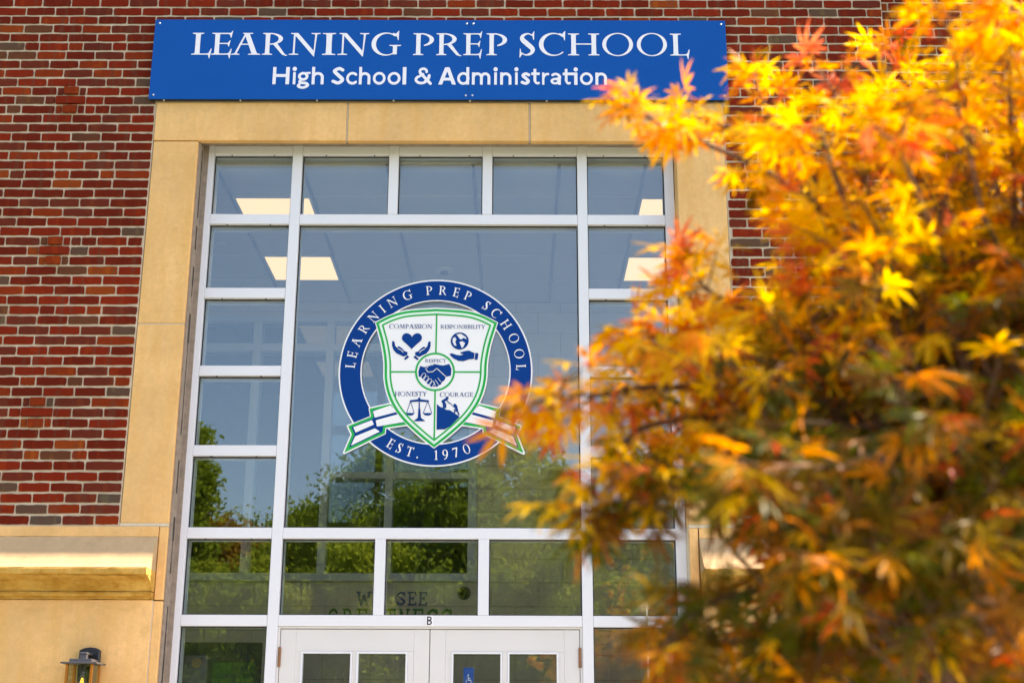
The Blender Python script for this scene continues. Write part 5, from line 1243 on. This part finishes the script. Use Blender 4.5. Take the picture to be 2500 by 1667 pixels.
# ------------------------------------------------------------------ trees and a house across the drive, seen mirrored in the glass
def tree(px, top_py, Yv, rad, mat, label, n=20000, cone=False, leaf=0.105, seed=0):
    r_ = np.random.default_rng(seed); top = unproject(px, top_py, Yv); x, Y = top.x, 2 * GY - Yv; H = top.z
    t = thing('tree', (x, Y, GROUND), label, 'tree', 'trees across the drive')
    rr = random.Random(seed)
    tk = MB().tube([(x, Y, GROUND - 0.2), (x + 0.1, Y, GROUND + (H - GROUND) * 0.35), (x, Y + 0.1, GROUND + (H - GROUND) * 0.85)], [0.24, 0.17, 0.04], 10)
    for k in range(9):
        z = GROUND + (H - GROUND) * rr.uniform(0.3, 0.75); a = rr.uniform(0, 6.28); l = rad * rr.uniform(0.5, 0.9)
        tk.tube([(x, Y, z), (x + l * 0.5 * math.cos(a), Y + l * 0.5 * math.sin(a), z + l * 0.3), (x + l * math.cos(a), Y + l * math.sin(a), z + l * 0.75)], [0.07, 0.045, 0.015], 6)
    part('trunk', tk, 'bark', t, smooth=True)
    z0 = GROUND + (H - GROUND) * 0.16; nc = 130
    u = r_.uniform(0, 1, nc); ang = r_.uniform(0, 2 * np.pi, nc)
    prof = (1 - u) ** 0.9 * 0.95 + 0.05 if cone else np.sqrt(np.clip(1 - (2 * u - 0.85) ** 2 / 1.4, 0.03, 1))
    rad_c = rad * prof * np.sqrt(r_.uniform(0.25, 1, nc))
    C = np.stack([x + rad_c * np.cos(ang), Y + rad_c * np.sin(ang), z0 + u * (H - z0 - 0.2)], 1)
    ci = r_.integers(0, nc, n); Pp = C[ci] + r_.normal(0, 1, (n, 3)) * np.array([0.27, 0.27, 0.16 if cone else 0.24]) * (rad / 2.2)
    a = r_.normal(0, 1, (n, 3)); a /= np.linalg.norm(a, axis=1)[:, None]; b = np.cross(a, r_.normal(0, 1, (n, 3))); b /= np.linalg.norm(b, axis=1)[:, None]
    s = leaf * r_.uniform(0.6, 1.3, (n, 1)); V = np.stack([Pp - a * s, Pp - b * s * 0.5, Pp + a * s, Pp + b * s * 0.5], 1).reshape(-1, 3) - np.array([x, Y, GROUND])
    me = bpy.data.meshes.new('crown'); me.from_pydata(V.tolist(), [], np.arange(4 * n).reshape(-1, 4).tolist()); me.materials.append(MATS[mat]); me.update()
    link('crown', me, t)
tree(470, 1030, 30, 2.0, 'tree_leaf', 'tall slim dark green conifer across the drive', cone=True, seed=1)
tree(560, 1275, 38, 2.4, 'tree_leaf_autumn', 'low rusty autumn tree across the drive', seed=2)
tree(790, 1225, 42, 2.6, 'tree_leaf', 'rounded green tree far across the drive', seed=3)
tree(985, 1085, 32, 3.1, 'tree_leaf', 'broad leafy green tree across the drive', n=32000, seed=4)
tree(1110, 1140, 30, 2.2, 'tree_leaf', 'dense green tree beside the broad one across the drive', seed=5)
tree(1270, 1060, 36, 2.6, 'tree_leaf_bright', 'airy pale green tree across the drive', n=15000, seed=6)
tree(1480, 1250, 40, 2.4, 'tree_leaf', 'green tree in front of the grey house across the drive', seed=7)
tree(660, 1330, 34, 2.0, 'tree_leaf_bright', 'short yellow green tree across the drive', seed=8)
tree(1800, 1200, 34, 2.8, 'tree_leaf', 'large green tree at the far right across the drive', seed=9)
tree(200, 1150, 34, 2.8, 'tree_leaf', 'large green tree at the far left across the drive', seed=10)
for k, (px, top) in enumerate(((520, 1262), (690, 1268), (850, 1240), (1010, 1225), (1170, 1215), (1330, 1245), (1500, 1290))):
    tree(px, top, 50, 4.2, 'tree_leaf' if k % 2 else 'tree_leaf_bright', 'leafy tree in the far row across the drive, number %s from the left' % ('one two three four five six seven'.split()[k]), n=22000, leaf=0.11, seed=80 + k)
for k, (px, top) in enumerate(((480, 1390), (620, 1350), (760, 1325), (900, 1310), (1040, 1300), (1180, 1305), (1320, 1320), (1450, 1390))):
    p = unproject(px, top, 27 + (k % 3)); x, Y, H = p.x, 2 * GY - p.y, p.z
    t = thing('shrub', (x, Y, GROUND), 'leafy green shrub in the hedge across the drive, number %s from the left' % ('one two three four five six seven eight'.split()[k]), 'shrub', 'shrubs across the drive')
    r_ = np.random.default_rng(50 + k); n = 11000
    u = r_.uniform(0, 1, n); Cc = np.stack([r_.normal(0, 0.95, 60), r_.normal(0, 0.5, 60), 0.2 + r_.uniform(0, 1, 60) * (H - GROUND - 0.5)], 1); Pp = Cc[r_.integers(0, 60, n)] + r_.normal(0, 0.20, (n, 3))
    a = r_.normal(0, 1, (n, 3)); a /= np.linalg.norm(a, axis=1)[:, None]; b = np.cross(a, r_.normal(0, 1, (n, 3))); b /= np.linalg.norm(b, axis=1)[:, None]
    s = 0.085 * r_.uniform(0.6, 1.3, (n, 1)); V = np.stack([Pp - a * s, Pp - b * s * 0.5, Pp + a * s, Pp + b * s * 0.5], 1).reshape(-1, 3)
    me = bpy.data.meshes.new('crown'); me.from_pydata(V.tolist(), [], np.arange(4 * n).reshape(-1, 4).tolist()); me.materials.append(MATS['tree_leaf_bright' if k % 2 else 'tree_leaf']); me.update()
    link('crown', me, t)
    tk = MB()
    for j in range(5): tk.tube([(0.1 * j - 0.2, 0, -0.1), (0.2 * j - 0.4, 0.1 * (j - 2), (H - GROUND) * 0.7)], [0.05, 0.015], 6)
    tk.build('trunk', 'bark', t)
hp = unproject(1620, 1330, 46); hx, hy = hp.x, 2 * GY - 46
ho = thing('house', (hx, hy, GROUND), 'grey sided house across the drive', 'house')
part('wall', MB().box(hx - 1.6, hx + 6, hy - 6, hy, GROUND, hp.z), 'siding_grey', ho)
sd2 = MB()
for k in range(40): z = GROUND + 0.18 * k; sd2.box(hx - 1.62, hx + 6.02, hy - 0.001, hy + 0.02, z, z + 0.165)
part('siding', sd2, 'siding_grey', ho)
part('roof', MB().prism_x([(hy - 6.4, hp.z), (hy + 0.4, hp.z), (hy - 3, hp.z + 2.2)], hx - 2.0, hx + 6.4), 'roof_grey', ho)
for k in range(3): part('window', MB().box(hx + 0.2 + 2 * k, hx + 1.2 + 2 * k, hy + 0.021, hy + 0.07, hp.z - 2.0, hp.z - 0.6), 'white_frame', ho)

# ------------------------------------------------------------------ lift everything so that the ground is z = 0
for o in list(scene.objects):
    if o.parent is None and o.type != 'LIGHT': o.location.z -= GROUND
print('bricks', nb, nb2, 'leaves', len(leaves))
